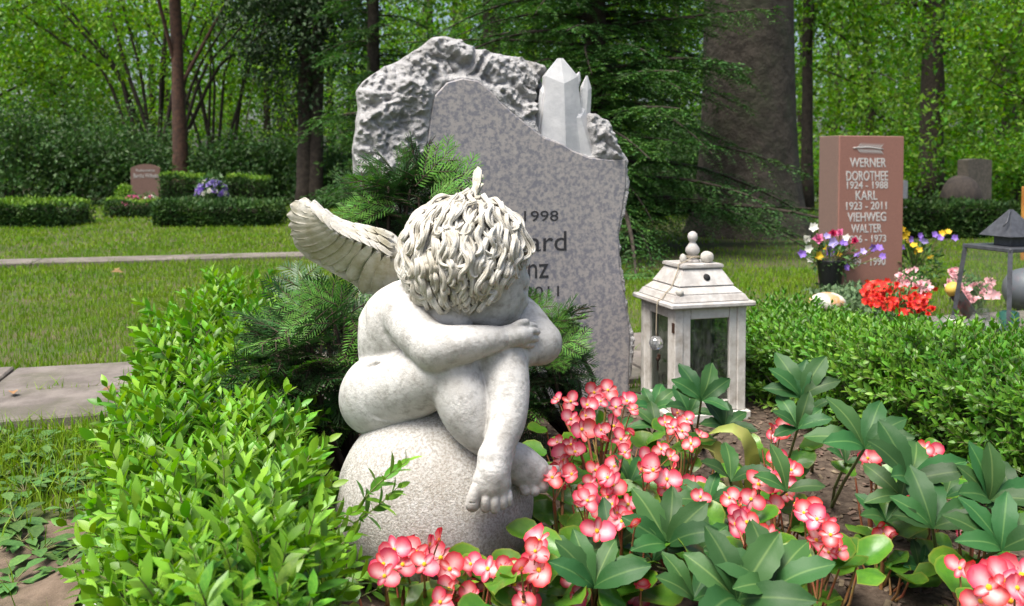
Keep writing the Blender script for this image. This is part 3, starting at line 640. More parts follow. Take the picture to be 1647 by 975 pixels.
# ------------------------------------------------------------------ box hedges
m_box = M('box_leaf', (.105, .265, .018), .40, (.18, .36, .03), 6., transl=.28, island=.42, spec=.45)
m_boxs = M('box_leaf_single', (.105, .265, .018), .40, (.18, .36, .03), 6., transl=.28, obrand=.38, spec=.45)
m_box2 = M('box_leaf_fine', (.065, .185, .016), .40, (.13, .29, .028), 5., transl=.26, island=.35, spec=.45)
m_twig = M('green_twig', (.16, .22, .06), .8, (.12, .10, .05), 30.)
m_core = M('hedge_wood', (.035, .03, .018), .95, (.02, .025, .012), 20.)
def sprig_parts(r, L, nn, ll):
    """stem line + list of leaf frames for one shoot that grows along +Z"""
    bend = np.array([r.uniform(-.2, .2), r.uniform(-.2, .2)]); t = np.linspace(0, 1, 7)
    stem = np.stack([bend[0]*L*t**2, bend[1]*L*t**2, L*t], 1); R_, T_, S_ = [], [], []
    for q in range(nn):
        f = .12+.88*q/(nn-1); p = np.array([bend[0]*L*f*f, bend[1]*L*f*f, L*f]); a0 = (q % 2)*math.pi/2+r.uniform(-.35, .35)
        for o in (0, math.pi):
            a = a0+o; el = r.uniform(.35, .75)+.5*f; d = np.array([math.cos(a)*math.cos(el), math.sin(a)*math.cos(el), math.sin(el)])
            R_.append(frame(d, np.array([-math.cos(a)*.6, -math.sin(a)*.6, 1.]))); T_.append(p); S_.append(ll*r.uniform(.75, 1.15)*(1-.35*f**3)*(.65+.35*min(1, f*4)))
    return stem, np.array(R_), np.array(T_), np.array(S_)
lfV, lfF = leaf_shape(1, .40, 4, .22, .16, .46)
def sprig_mesh(seed, L=.10, nn=7, ll=.034, mat=None, lv=None):
    r = random.Random(seed); stem, R_, T_, S_ = sprig_parts(r, L, nn, ll); V, F = tube(stem, np.linspace(.0016, .0007, 7), 4, False)
    mb = MB().add(V, F, 1); V2, F2 = replicate(*(lv or (lfV, lfF)), R_, T_, S_); mb.add(V2, F2, 0); return mb
def up_frame(d, a):
    R = frame(d, [math.cos(a), math.sin(a), .13]); return np.stack([R[:, 0], R[:, 2]*-1, R[:, 1]], 1)
def rot_frames(d, a):                      # columns x,y,z with z along d, spun by a
    d = unit(d); ref = np.where(np.abs(d[:, 2:3]) < .95, np.array([[0, 0, 1.]]), np.array([[1., 0, 0]])); x = unit(np.cross(ref, d)); y = np.cross(d, x)
    c, s_ = np.cos(a)[:, None], np.sin(a)[:, None]; return np.stack([x*c+y*s_, -x*s_+y*c, d], 2)
def hedge(name, label, pos_fn, n, protos, mats, n_parts, split_leaves, ll, seed, loc, group=None, score=None, scl=(.8, 1.25)):
    r = np.random.default_rng(seed); root = thing(name, label, 'hedge', loc, group)
    T, d = pos_fn(r, n); d = unit(d + r.normal(0, .28, d.shape)); R = rot_frames(d, r.uniform(0, 6.3, n)); sc = r.uniform(*scl, n)
    order = np.argsort(np.linalg.norm(T-CP, axis=1) if score is None else score(T)); k = 0
    if split_leaves:
        lme = MB().add(lfV, lfF).mesh('leaf', m_boxs); q = 0; rr = random.Random(seed)
        while q < split_leaves:
            o = order[k]; k += 1; stem, R_, T_, S_ = sprig_parts(rr, .105, 7, ll); Mx = mat4(R[o], T[o], sc[o])
            V, F = tube(stem, np.linspace(.0016, .0007, 7), 4, False); sg_ = MB().add(V, F).build('shoot', m_twig, root, True, Mx)
            for a, b, c in zip(R_, T_, S_): inst('leaf', lme, sg_, Mx @ mat4(a, b, c)); q += 1
    mes = [p.mesh('shoot', mats) for p in protos]
    for o in order[k:k+n_parts]: inst('shoot', mes[o % len(mes)], root, mat4(R[o], T[o], sc[o]))
    rest = order[k+n_parts:]; mb = MB()
    for q, p in enumerate(protos):
        s_ = rest[rest % len(protos) == q]; Vp = np.concatenate(p.v)
        for mi in (0, 1):
            fs = [f for f, m_ in p.f if m_ == mi]
            if mi == 0: V2, F2 = replicate(Vp, fs, R[s_], T[s_], sc[s_]); base = mb.n; mb.add(V2, F2, 0)
            else:
                for f in fs: mb.f.append(((f[None]+(np.arange(len(s_))*len(Vp))[:, None, None]).reshape(-1, f.shape[1])+base, 1))
    kind(mb.build('foliage', mats, root), 'stuff')
    return root
protoL = [sprig_mesh(100+q, .105, 7, .042) for q in range(7)]
protoR = [sprig_mesh(200+q, .085, 6, .029) for q in range(6)]
m_kerb = M('whitewashed_stone', (.62, .61, .60), .9, (.42, .41, .40), 30., 6., bump=.6, bscale=80)
krb = thing('grave_kerb', 'row of whitewashed edging stones under the loose box hedge', 'kerb', U(-.3, 1.8, 0))
for q_ in range(3, 9):
    V, F = cbox(.04+.01*(q_ % 3), .17+.02*(q_ % 2), .07, .012, (0, 0, .02)); MB().add(*xf((V, F), Tr(U(-.285, .95+q_*.232, 0)) @ Rz(AL+.05*((q_*7) % 3-1)))).build('edging_stone', m_kerb, krb, False)
def box_hedge_pos(u0, u1, v0, v1, hgt, wob, taper=0):
    def f(r, n):
        T = []; d = []
        while len(T) < n:
            v = r.uniform(v0, v1); ul = u0+(taper*(1-min(1, max(0, (v-v0)/.8))) if taper else 0); uc, hw = (ul+u1)/2, (u1-ul)/2
            top_ = r.random() < .62; x = r.uniform(-hw, hw)
            H = hgt(v)*(1+wob*(2*float(vnoise(np.array([v*4.3, x*5+3, .5])))-1)); dep = r.random()**1.6*.10
            if top_:
                xx = uc+x; zz = H*(1-.22*(abs(x)/hw)**3)-.06-dep; a = math.pi/2*(1-.55*x/hw)
            else:
                sg_ = r.choice([-1, 1]); zz = r.uniform(.03, H-.07); xx = uc+sg_*(hw*(1.0-.12*(zz/H)**3)-dep*.8); a = math.pi/2*(1-sg_*.85)
            endf = 0
            if v-v0 < .1: endf = -(1-(v-v0)/.1)
            if v1-v < .1: endf = (1-(v1-v)/.1)
            dd = E_U*math.cos(a)*.8 + ZZ*(max(0, math.sin(a))+.45) + E_V*endf*.7
            T.append(U(xx, v, zz)); d.append(dd)
        return np.array(T), np.array(d)
    return f
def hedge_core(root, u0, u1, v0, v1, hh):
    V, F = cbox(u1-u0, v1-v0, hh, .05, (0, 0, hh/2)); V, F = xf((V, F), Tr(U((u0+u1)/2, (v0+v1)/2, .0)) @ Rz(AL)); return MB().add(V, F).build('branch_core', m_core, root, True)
def twigs(root, u0, u1, v0, v1, hh, n, seed):
    r = np.random.default_rng(seed); mb = MB()
    for _ in range(n):
        a = U(r.uniform(u0, u1), r.uniform(v0, v1), .0); b = a+np.array([r.normal(0, .06), r.normal(0, .06), hh*r.uniform(.6, .95)]); c = (a+b)/2+np.array([r.normal(0, .03), r.normal(0, .03), 0])
        V, F = tube(curve(np.array([a, c, b]), 5), np.linspace(.004, .0015, 5), 4, False); mb.add(V, F)
    return kind(mb.build('branches', m_core, root), 'stuff')
hl = hedge('box_hedge', 'bright green box hedge with long loose shoots left of the cherub', box_hedge_pos(-.25, .035, .98, 2.88, lambda v: .315+.03*math.sin(v*3)+.05*min(1, max(0, (v-1.5))), .28, .17), 1050, protoL, [m_box, m_twig], 240, 290, .042, 31, U(-.16, 1.8, 0))
hl['label'] = 'bright green box hedge with long loose shoots between the cherub and the bare dirt'
hedge_core(hl, -.10, .0, 1.15, 2.8, .13); twigs(hl, -.16, .03, 1.05, 2.85, .28, 160, 5)
lsm = [p.mesh('shoot', [m_box, m_twig]) for p in protoL[:3]]
for q_, (x0, y0, x1, y1, z_) in enumerate(((215, 700, 170, 625, .33), (300, 610, 232, 530, .33), (330, 560, 300, 505, .34), (260, 660, 205, 640, .30), (230, 800, 165, 740, .26), (250, 860, 160, 830, .25), (600, 800, 640, 735, .27), (590, 830, 645, 795, .25), (380, 600, 372, 520, .36), (440, 560, 432, 490, .36), (580, 960, 640, 930, .2), (690, 985, 740, 930, .16))):
    a_ = G(x0, y0, z_-.05) if not (560 < x0 < 620 and y0 < 900) else P(x0-22, y0+12, 1.36); b_ = P(x1, y1, np.dot(a_-CP, FW)-.01); L_ = np.linalg.norm(b_-a_)
    inst('shoot', lsm[q_ % 3], hl, mat4(rot_frames((b_-a_)[None], np.array([q_*1.3]))[0], a_, L_/.105))
hr_ = hedge('box_hedge', 'dense small-leaved box hedge behind the hellebores, next to the white lantern', box_hedge_pos(1.57, 2.08, .9, 2.98, lambda v: .265+.10*min(1, max(0, (2.6-v)/.6)), .16), 4000, protoR, [m_box2, m_twig], 290, 0, .024, 32, U(1.97, 1.9, 0))
hedge_core(hr_, 1.70, 2.0, 1.0, 2.9, .17); twigs(hr_, 1.62, 2.04, .95, 3.0, .22, 160, 6)

# ------------------------------------------------------------------ yew shrubs with flat needle sprays
m_needle = M('yew_needle', (.030, .085, .022), .45, (.05, .13, .03), 8., transl=.12, island=.35, spec=.45)
m_needle_n = M('yew_needle_new', (.085, .22, .030), .45, (.12, .28, .04), 8., transl=.2, island=.3, spec=.45)
m_bark = M('brown_bark', (.075, .052, .036), .95, (.035, .026, .02), 24., 7., bump=1., bscale=40)
def spray_mesh(seed, L, nl, new):
    r = random.Random(seed); mb = MB(); axes = [(np.zeros(3), np.array([0, 1., 0]), L)]
    for q in range(5):
        f = .2+.14*q; sgn = 1 if q % 2 else -1; axes.append((np.array([0, L*f, -.12*L*f*f]), unit(np.array([sgn*.75, .8, -.1])), L*(.55-.06*q)))
    R_, T_, S_ = [], [], []
    for p0, d, l in axes:
        n = int(l/.0072); sx = unit(np.cross(d, ZZ))
        pts = np.array([p0+d*l*t-ZZ*.12*l*t*t for t in np.linspace(0, 1, 5)]); V, F = tube(pts, np.linspace(.0017, .0007, 5), 4, False); mb.add(V, F, 1)
        for k in range(n):
            t = (k+1)/n; p = p0+d*l*t-ZZ*.12*l*t*t
            for sg_ in (-1, 1):
                dd = unit(sx*sg_*(1-.35*t)+d*(.45+.5*t)+ZZ*r.uniform(-.05, .28)); R_.append(frame(dd, ZZ+sx*sg_*.2)); T_.append(p); S_.append(nl*r.uniform(.8, 1.1)*(1-.5*max(0, t-.75)/.25))
    V, F = replicate(*leaf_shape(1, .17, 2, .1, .12, .4), np.array(R_), np.array(T_), np.array(S_)); mb.add(V, F, 0); return mb.mesh('spray', [new and m_needle_n or m_needle, m_bark])
sp_old = [spray_mesh(40+q, .15, .029, False) for q in range(3)]; sp_new = [spray_mesh(50+q, .13, .027, True) for q in range(3)]
def yew(label, base, cen, rad, n, seed, named=()):
    r = np.random.default_rng(seed); root = thing('yew_shrub', label, 'shrub', base)
    mb = MB(); cen = np.array(cen); rad = np.array(rad)
    for q in range(16):
        d = unit(r.normal(0, 1, 3)); d[2] = abs(d[2]); e = cen + d*rad*.75; m_ = (np.array(base)+e)/2+r.normal(0, .03, 3)
        V, F = tube(curve(np.array([base, m_, e]), 7), np.linspace(.011, .003, 7), 6); mb.add(V, F)
    mb.build('stem', m_bark, root)
    for q in range(n):
        d = unit(r.normal(0, 1, 3)); rr = r.uniform(.45, 1.0); p = cen + d*rad*rr
        if p[2] < .04: p[2] = r.uniform(.04, .15)
        dd = unit(d*np.array([1, 1, .5]) + np.array([0, -.25, .15]) + r.normal(0, .3, 3)); me = (sp_new if (rr > .82 and r.random() < .62) else sp_old)[q % 3]
        inst('spray', me, root, mat4(frame(dd, ZZ+r.normal(0, .35, 3)), p-dd*.06, r.uniform(.75, 1.15)))
    for (pa, pb, Yd, s_) in named:
        a = PY(*pa, Yd); b = PY(*pb, Yd-.03); L = np.linalg.norm(b-a); inst('spray', sp_new[int(pa[0]) % 3], root, mat4(frame(b-a, np.array([.1, -.75, .6])), a, L/.13))
    return root
yew('dark yew shrub behind the cherub, its fresh sprays lying across the rough stone', U(.40, 2.36, 0), PY(655, 355, 2.42), (.16, .13, .20), 150, 61,
    [((668, 300), (728, 232), 2.3, 1), ((690, 318), (765, 262), 2.28, 1), ((640, 335), (565, 318), 2.3, 1), ((690, 320), (732, 300), 2.25, 1), ((700, 345), (770, 330), 2.25, 1), ((620, 300), (600, 262), 2.32, 1), ((610, 350), (540, 335), 2.3, 1), ((640, 270), (650, 235), 2.3, 1)])
yew('low spreading yew shrub between the box hedge and the cherub back', U(.22, 2.05, 0), PY(510, 570, 2.1)+np.array([.02, 0, .0]), (.20, .22, .17), 170, 62,
    [((520, 500), (450, 482), 2.0, 1), ((530, 520), (455, 520), 1.98, 1), ((540, 490), (480, 462), 2.02, 1), ((560, 520), (520, 455), 2.05, 1)])
yew('small yew shrub between the cherub knees and the gravestone', U(.86, 2.3, 0), PY(855, 590, 2.3), (.13, .11, .2), 90, 63,
    [((850, 520), (885, 478), 2.2, 1), ((870, 545), (905, 500), 2.2, 1), ((880, 560), (945, 540), 2.2, 1), ((875, 590), (915, 575), 2.2, 1), ((850, 500), (862, 470), 2.22, 1)])

# ------------------------------------------------------------------ begonias
m_petal = M('begonia_petal', (.84, .50, .50), .38, transl=.3, obrand=.22, edge=[(.03, .66, (.75, .145, .18)), (.66, 1.0, (.60, .028, .05))], spec=.4)
m_yel = M('begonia_stamen', (.80, .50, .02), .7, bump=.6, bscale=900)
m_stalk = M('begonia_stalk', (.30, .08, .05), .45, (.22, .16, .05), 20.)
m_bleaf = M('begonia_leaf', (.05, .15, .014), .30, (.10, .23, .02), 14., transl=.22, obrand=.25, spec=.5, edge=[(.88, 1.0, (.16, .22, .025))], bump=.12, bscale=120)
def disc_shape(W, L, cup, nr=3, ns=10, base=.02, wav=0.):
    """rounded petal / leaf that starts at the origin and grows along +Y"""
    V = [[0, L*.45, 0]]; rim = [0.]
    for q in range(1, nr+1):
        f = q/nr
        for k in range(ns):
            a = 2*math.pi*k/ns-math.pi/2; x = math.cos(a)*W*.5*f*(1 if math.sin(a) > -.5 else .7); y = L*.45 + math.sin(a)*L*(.55 if math.sin(a) > 0 else .45)*f
            V.append([x, y, cup*((x/W*2)**2*.5*W + ((y/L)-.45)**2*L*.7) + wav*math.sin(a*4)*f*f]); rim.append(f if math.sin(a) > -.75 else f*.4)
    F3 = np.array([[0, 1+k, 1+(k+1) % ns] for k in range(ns)]); F4 = np.array([[1+(q-1)*ns+k, 1+q*ns+k, 1+q*ns+(k+1) % ns, 1+(q-1)*ns+(k+1) % ns] for q in range(1, nr) for k in range(ns)])
    return np.array(V), [F3, F4], rim
pet = []
for W, L, cup in ((.034, .030, .28), (.030, .031, .45), (.015, .026, .5), (.038, .030, .55)):
    V, F, rm = disc_shape(W, L, cup, wav=.0013); me = MB().add(V, F).mesh('petal', m_petal); rim_attr(me, rm); pet.append(me)
blf = []
for q, (W, L, cup, wv) in enumerate(((.060, .070, .35, .002), (.068, .066, -.25, .003), (.050, .068, .55, .002), (.06, .062, .15, .004))):
    V, F, rm = disc_shape(W, L, cup, 3, 14, wav=wv); V[:, 0] += .12*V[:, 1]*(1 if q % 2 else -1); me = MB().add(V, F).mesh('leaf', m_bleaf); rim_attr(me, rm); blf.append(me)
bm = bmesh.new(); bmesh.ops.create_icosphere(bm, subdivisions=1, radius=.0042); stam = np.array([v.co[:] for v in bm.verts]), np.array([[v.index for v in f.verts] for f in bm.faces]); bm.free()
def flower(root, p, face, r, bud=False, s=1.0):
    R = frame(np.cross(face, [math.cos(r.uniform(0, 6)), math.sin(r.uniform(0, 6)), r.uniform(-.3, 1)]), face); Mx = mat4(R, p, s)
    mb = MB(); V, F = stam; mb.add(V*[1, 1, .8]+[0, 0, .003], F); ctr = inst('flower', mb.mesh('flower', m_yel), root, Mx) if r is None else put(bpy.data.objects.new('flower', STAM), root, Mx)
    a0 = r.uniform(0, 6.3); wide = (0, math.pi); tilt = r.uniform(-.05, .5)
    for k, (a, me, tl, sc) in enumerate(((0, pet[r.choice((0, 3))], tilt, 1), (math.pi, pet[r.choice((0, 1, 3))], tilt*r.uniform(.6, 1.3), 1), (math.pi/2, pet[2], tilt*.8, .95), (-math.pi/2, pet[2], tilt*.9, .9))):
        if bud and k > 1: continue
        d = np.array([math.cos(a0+a), math.sin(a0+a), math.tan(tl if not bud else 1.25)]); Rp = frame(d, np.array([-math.cos(a0+a)*.8, -math.sin(a0+a)*.8, 1.]))
        inst('petal', me, ctr, Mx @ mat4(Rp, np.array([0, 0, 0.]), sc*r.uniform(.9, 1.12)*(.75 if bud else 1)))
STAM = MB().add(stam[0]*[1, 1, .8]+[0, 0, .003], stam[1]).mesh('flower', m_yel)
TOC = lambda p: unit(CP-p)
def begonia(label, fl, z, nleaf, seed, spread=.08, lz=(.05, .17), s=1.0):
    r = random.Random(seed); pts = [G(x, y, z+r.uniform(-.03, .03)) for x, y in fl]; cen = np.mean(pts, 0); base = np.array([cen[0], cen[1]+.02, .015])
    root = thing('begonia', label, 'begonia', base, 'pink begonias in the grave bed'); mb = MB(); xy = set(); hub = []
    for p in pts:      # flower stalks leave a few shared stems
        k = next((h_ for h_ in hub if np.linalg.norm(h_[:2]-p[:2]) < .05), None)
        if k is None:
            k = np.array([p[0]*.8+base[0]*.2, p[1]*.8+base[1]*.2, max(.05, p[2]-.05)]); hub.append(k)
            V, F = tube(curve(np.array([[base[0]*.6+p[0]*.4, base[1]*.6+p[1]*.4, .0], (base*.5+k*.5)*[1, 1, 1.1], k]), 6), np.linspace(.0042, .003, 6), 6, False); mb.add(V, F)
        V, F = tube(np.array([k, (k+p)/2+[0, 0, .006], p]), [.0018, .0015, .0012], 5, False); mb.add(V, F)
        face = unit(TOC(p)*.75+np.array([r.uniform(-.55, .55), r.uniform(-.3, .3), r.uniform(.1, .75)])); flower(root, p, face, r, r.random() < .16, s*r.uniform(.62, 1.05))
    for q in range(int(nleaf*1.7)):
        p0 = np.array(pts[r.randrange(len(pts))]) if r.random() < .75 else base
        a = r.uniform(0, 6.3); d = np.array([math.cos(a), math.sin(a), r.uniform(.05, .7)]); p = np.array([p0[0], p0[1], r.uniform(*lz)]) + np.array([math.cos(a), math.sin(a), 0])*r.uniform(.01, spread)*.6
        nr = unit(np.array([-.2*math.cos(a), -.2*math.sin(a)-.35, 1.])); inst('leaf', blf[r.randrange(4)], root, mat4(frame(d, nr), p, r.uniform(.7, 1.15)))
        V, F = tube(np.array([[base[0]*.4+p0[0]*.6, base[1]*.4+p0[1]*.6, .01], [p[0]*.6+p0[0]*.4, p[1]*.6+p0[1]*.4, p[2]*.6], p]), [.003, .0024, .0018], 5, False); mb.add(V, F)
    mb.build('stalk', m_stalk, root); return root
begonia('tallest pink begonia clump, blooming against the foot of the grey gravestone', [(897, 643), (918, 646), (977, 628), (1008, 646), (966, 646), (1017, 660), (944, 652), (990, 655), (955, 632)], .25, 12, 1, .11)
begonia('pink begonia just below the clump at the gravestone foot', [(918, 675), (966, 692), (986, 686), (998, 707), (935, 691), (941, 669), (1005, 728), (1014, 698), (975, 710)], .23, 12, 2, .11)
begonia('small pink begonia behind the cherub toes', [(918, 715), (897, 712), (906, 738), (925, 728)], .22, 6, 3)
begonia('pink begonia under the hellebore in front of the lantern', [(1069, 680), (1089, 665), (1105, 675), (1097, 694), (1125, 701), (1112, 714), (1083, 688)], .23, 9, 4)
begonia('pink begonia between the lantern and the yellowing leaf', [(1041, 738), (1063, 723), (1078, 735), (1032, 757), (1052, 757)], .21, 9, 5)
begonia('pale pink begonia left of the yellowing leaf base', [(1072, 772), (1081, 755), (1068, 786), (1080, 795), (1115, 781), (1126, 800), (1105, 790)], .19, 8, 6)
begonia('pink begonia touching the cherub toes', [(906, 740), (900, 756), (888, 769), (901, 782), (920, 763)], .24, 7, 7)
begonia('pink begonia two hand widths beside the cherub feet', [(957, 757), (978, 769), (989, 751), (986, 781), (949, 778), (968, 790)], .22, 9, 8)
begonia('pink begonia with leaning stalks in front of the cherub feet', [(940, 797), (928, 815), (952, 815), (944, 806), (960, 855)], .23, 10, 9, .12)
begonia('pink begonia behind the big glossy hellebore leaf', [(977, 800), (1001, 840), (992, 825), (1011, 812), (1022, 846), (985, 812)], .21, 8, 10)
begonia('deep pink begonia between two hellebore leaves', [(1191, 814), (1207, 803), (1200, 840), (1182, 843), (1173, 801), (1236, 861), (1190, 830)], .21, 8, 11)
begonia('pink begonia behind the broad hellebore leaf blade', [(1238, 768), (1219, 781), (1272, 757), (1265, 796), (1242, 816), (1278, 810), (1255, 780)], .20, 8, 12)
begonia('pink begonia with drooping pale blooms near the bare soil', [(1307, 822), (1293, 826), (1330, 845), (1315, 836), (1312, 870), (1297, 886), (1333, 889), (1349, 885), (1336, 861)], .19, 10, 13, .12)
begonia('half hidden begonia beneath a hellebore near the lantern corner', [(1248, 701), (1240, 690), (1258, 690), (1251, 737)], .20, 6, 14)
begonia('low red begonia bud by the mulch', [(1031, 948), (1026, 955)], .12, 4, 15)
begonia('single pink begonia bloom under the largest hellebore', [(1151, 922), (1160, 918), (1216, 970)], .13, 5, 16)
begonia('begonia peeping between hellebore leaves by the dense hedge', [(1404, 750), (1395, 738), (1411, 760)], .19, 5, 17)
begonia('bright begonia with raised petals close to the dense hedge', [(1500, 728), (1512, 748), (1488, 722), (1486, 774), (1464, 782), (1505, 760)], .20, 8, 18)
begonia('low begonia beneath the hellebore seedlings', [(1421, 860), (1438, 863), (1415, 852)], .13, 7, 19)
begonia('begonia mostly hidden under serrated hellebore leaves', [(1541, 837), (1567, 836), (1591, 861), (1587, 870), (1550, 845)], .17, 8, 20)
begonia('large pale pink begonia at the bed edge beyond the mulch', [(1543, 915), (1567, 925), (1591, 946), (1601, 922), (1577, 968), (1612, 935)], .21, 9, 21, s=1.2)
begonia('begonia with one yellow-eyed bloom beside the large pale pink one', [(1634, 946), (1644, 926), (1626, 968)], .21, 6, 22, s=1.15)
begonia('pink begonia leaning on the ball below the box hedge shoots', [(617, 908), (618, 928), (633, 886), (652, 893), (647, 910)], .19, 7, 23, s=1.05)
begonia('pink begonia with two open blooms against the front of the ball', [(691, 877), (706, 870), (677, 874), (682, 909), (668, 890)], .18, 6, 24, s=1.05)
begonia('full pink begonia under the middle of the ball', [(709, 898), (723, 916), (757, 908), (750, 924), (785, 916), (723, 948), (781, 941), (707, 969), (760, 960), (740, 940)], .16, 8, 25, s=1.1)
begonia('slim begonia beside the shaded side of the ball', [(811, 914), (821, 931), (826, 941)], .17, 5, 26)
begonia('begonia with a round open bloom right of the ball', [(860, 887), (868, 872), (838, 916), (868, 917), (852, 908)], .20, 7, 27, s=1.1)
begonia('begonia low in front beside the dark hellebore leaves', [(845, 957), (853, 940), (841, 969), (924, 941), (926, 962)], .16, 8, 28)

# ------------------------------------------------------------------ hellebores
m_hel = M('hellebore_leaf', (.085, .16, .045), .5, transl=.16, obrand=.4, spec=.32, edge=[(.0, .12, (.028, .088, .022))], bump=.18, bscale=70)
m_hstem = M('hellebore_stem', (.17, .24, .08), .55, (.13, .12, .06), 20.)
def leaflet_mesh(L, W, teeth, seed):
    r = random.Random(seed); n = 11; s_ = np.linspace(0, 1, n+1); w = W*.5*np.sin(np.pi*np.clip(s_*.985+.0, 0, 1)**1.25)**.62; w[0] = W*.06; w[-1] = .0012
    cu = r.uniform(.08, .38); z = .10*L*np.sin(s_*3)-cu*L*s_**2+r.uniform(-.012, .012)*L*np.sin(s_*9); sw = r.uniform(-.10, .10)*L*s_**2; cols = []; tooth = (np.arange(n+1) % 2 == 1)*(s_ > .3)
    for f in (-1, -.5, 0, .5, 1):
        wf = w*f*(1+(.10*tooth if abs(f) == 1 else 0)); cols.append(np.stack([sw+wf, s_*L+(.03*L*tooth if abs(f) == 1 else 0), z+.20*np.abs(wf)+.05*W*np.sin(s_*11+f*2)*abs(f)], 1))
    V = np.concatenate(cols); m_ = n+1; i = np.arange(n)
    F = np.concatenate([np.stack([c*m_+i, c*m_+i+1, (c+1)*m_+i+1, (c+1)*m_+i], 1) for c in range(4)])[:, ::-1]
    me = MB().add(V, F).mesh('leaflet', m_hel); rim_attr(me, np.concatenate([np.full(n+1, abs(f)) for f in (-1, -.5, 0, .5, 1)])); return me
hlm = [leaflet_mesh(.085, .034, 1, 300+q) for q in range(6)]
def hellebore(label, leaves, base=None, seed=0):
    """leaves: (px, py, height, size, number of leaflets, facing tilt)"""
    r = random.Random(seed); P0 = [G(x, y, z) for x, y, z, *_ in leaves]; cen = np.mean(P0, 0)
    b = np.array([cen[0], cen[1]+.03, .012]) if base is None else np.array([*G(*base)[:2], .012]); root = thing('hellebore', label, 'hellebore', b, 'hellebores in the grave bed')
    for (x, y, z, sz, n, tl), p in zip(leaves, P0):
        mid = (b+p)/2+np.array([r.uniform(-.015, .015), 0, .0]); V, F = tube(curve(np.array([b+[r.uniform(-.01, .01), 0, 0], mid, p]), 7), np.linspace(.0042, .0026, 7), 6, False)
        lf = MB().add(V, F).build('leaf', m_hstem, root)
        nrm = unit(np.array([r.uniform(-.25, .25), -tl, 1.])); ex = unit(np.cross([0, 1, 0], nrm)); ey = np.cross(nrm, ex)
        for k in range(n):
            a = (k-(n-1)/2)/(n-1)*math.radians(r.uniform(200, 270)) + r.uniform(-.2, .2); d = ex*math.sin(a)+ey*math.cos(a)*.8+nrm*r.uniform(.1, .75)+ZZ*r.uniform(.1, .5)
            inst('leaflet', hlm[r.randrange(6)], lf, mat4(frame(d, nrm+r.uniform(-.45, .45)*ex+np.array([0, -.35, .2])), p, sz*r.uniform(.85, 1.12)*(1-.18*abs(k-(n-1)/2)/n)))
    return root
hellebore('hellebore with upright leaf fan in front of the lantern pane', [(1128, 645, .26, 1.05, 6, .8), (1108, 668, .2, .9, 4, .4), (1165, 690, .19, .9, 5, .4)], (1128, 730), 1)
hellebore('tall hellebore leaf fan against the hedge, right of the lantern', [(1288, 640, .30, 1.15, 6, .75), (1300, 668, .24, .7, 3, .3)], (1300, 770), 2)
hellebore('hellebore whose green stalk rises from bare soil by the lantern', [(1283, 690, .25, .9, 6, .6)], (1262, 800), 3)
hellebore('broad hellebore fan standing before the dense hedge', [(1390, 722, .26, 1.25, 6, .75), (1360, 745, .18, .7, 3, .3)], (1340, 830), 4)
hellebore('large blue-green hellebore fan over a bright begonia', [(1462, 775, .24, 1.25, 6, .7), (1450, 800, .2, .9, 4, .4), (1520, 800, .18, .8, 4, .3)], (1470, 880), 5)
hellebore('serrated hellebore with erect leaflets at the hedge foot', [(1590, 805, .22, 1.1, 6, .8), (1635, 815, .2, 1.0, 5, .5)], (1590, 880), 6)
hellebore('serrated hellebore with long flat leaflets over the hidden begonia', [(1500, 850, .19, 1.15, 6, .5), (1425, 840, .16, .8, 4, .4), (1610, 885, .19, 1.2, 6, .6)], (1520, 930), 7)
hellebore('big hellebore with a wide fan in the middle of the bed', [(1072, 878, .17, 1.2, 6, .65), (1120, 890, .14, 1.05, 5, .2), (1050, 905, .12, .9, 4, .1)], (1078, 930), 8)
hellebore('largest dark hellebore with long blades at the front of the bed', [(1185, 965, .16, 1.3, 5, .7), (1240, 950, .17, 1.2, 5, .4), (1115, 965, .14, 1.0, 4, .4)], (1190, 985), 9)
hellebore('dark hellebore with arching blades next to the low red bud', [(955, 945, .15, 1.1, 6, .6), (925, 900, .15, .8, 4, .4), (985, 880, .15, .9, 3, .7)], (955, 975), 10)
hellebore('hellebore with one long blade crossing a pink begonia', [(1175, 775, .2, 1.0, 3, .3), (1265, 790, .2, .95, 3, .5), (1140, 815, .17, .9, 4, .3)], (1200, 860), 11)
hellebore('young hellebore seedling in the mulch', [(1478, 915, .08, .55, 5, .5), (1450, 935, .05, .4, 3, .2)], (1470, 955), 12)
hellebore('small hellebore leaf behind the middle begonias', [(1012, 778, .17, .75, 4, .4), (1000, 690, .13, .7, 4, .3)], (1015, 800), 13)
hellebore('hellebore leaves crowding under the gravestone begonias', [(1050, 660, .15, .95, 6, .5), (1055, 690, .14, .9, 5, .3)], (1050, 720), 14)
# yellowing bulb foliage
m_yl = M('yellowing_leaf', (.50, .47, .16), .5, (.34, .42, .09), 9., transl=.3, lo=.35, hi=.65); m_dry = M('withered_leaf', (.66, .58, .38), .7, (.50, .42, .22), 12., transl=.25)
bul = thing('bulb_plant', 'yellowing bulb plant with one broad arching leaf among the begonias', 'plant', [*G(1190, 805)[:2], .01])
def strap(px, W, mat, tw=0.):
    pts = curve(np.array([G(x, y, z) for x, y, z in px]), 12); s_ = np.linspace(0, 1, 12); w = W*.5*np.sin(np.pi*(.12+.88*s_)**.8)**.7; w[-1] = .001
    T_ = unit(np.gradient(pts, axis=0)); sx = unit(np.cross(T_, np.array([0, -.8, .5]))); nn = np.cross(sx, T_)
    V = np.concatenate([pts-sx*w[:, None]+nn*w[:, None]*.35, pts, pts+sx*w[:, None]+nn*w[:, None]*.35]); i = np.arange(11)
    return MB().add(V, np.concatenate([np.stack([i, i+12, i+13, i+1], 1), np.stack([i+12, i+24, i+25, i+13], 1)])).build('leaf', mat, bul)
strap([(1205, 800, .02), (1208, 750, .12), (1203, 712, .19), (1190, 690, .22), (1165, 688, .22), (1140, 698, .20)], .042, m_yl)
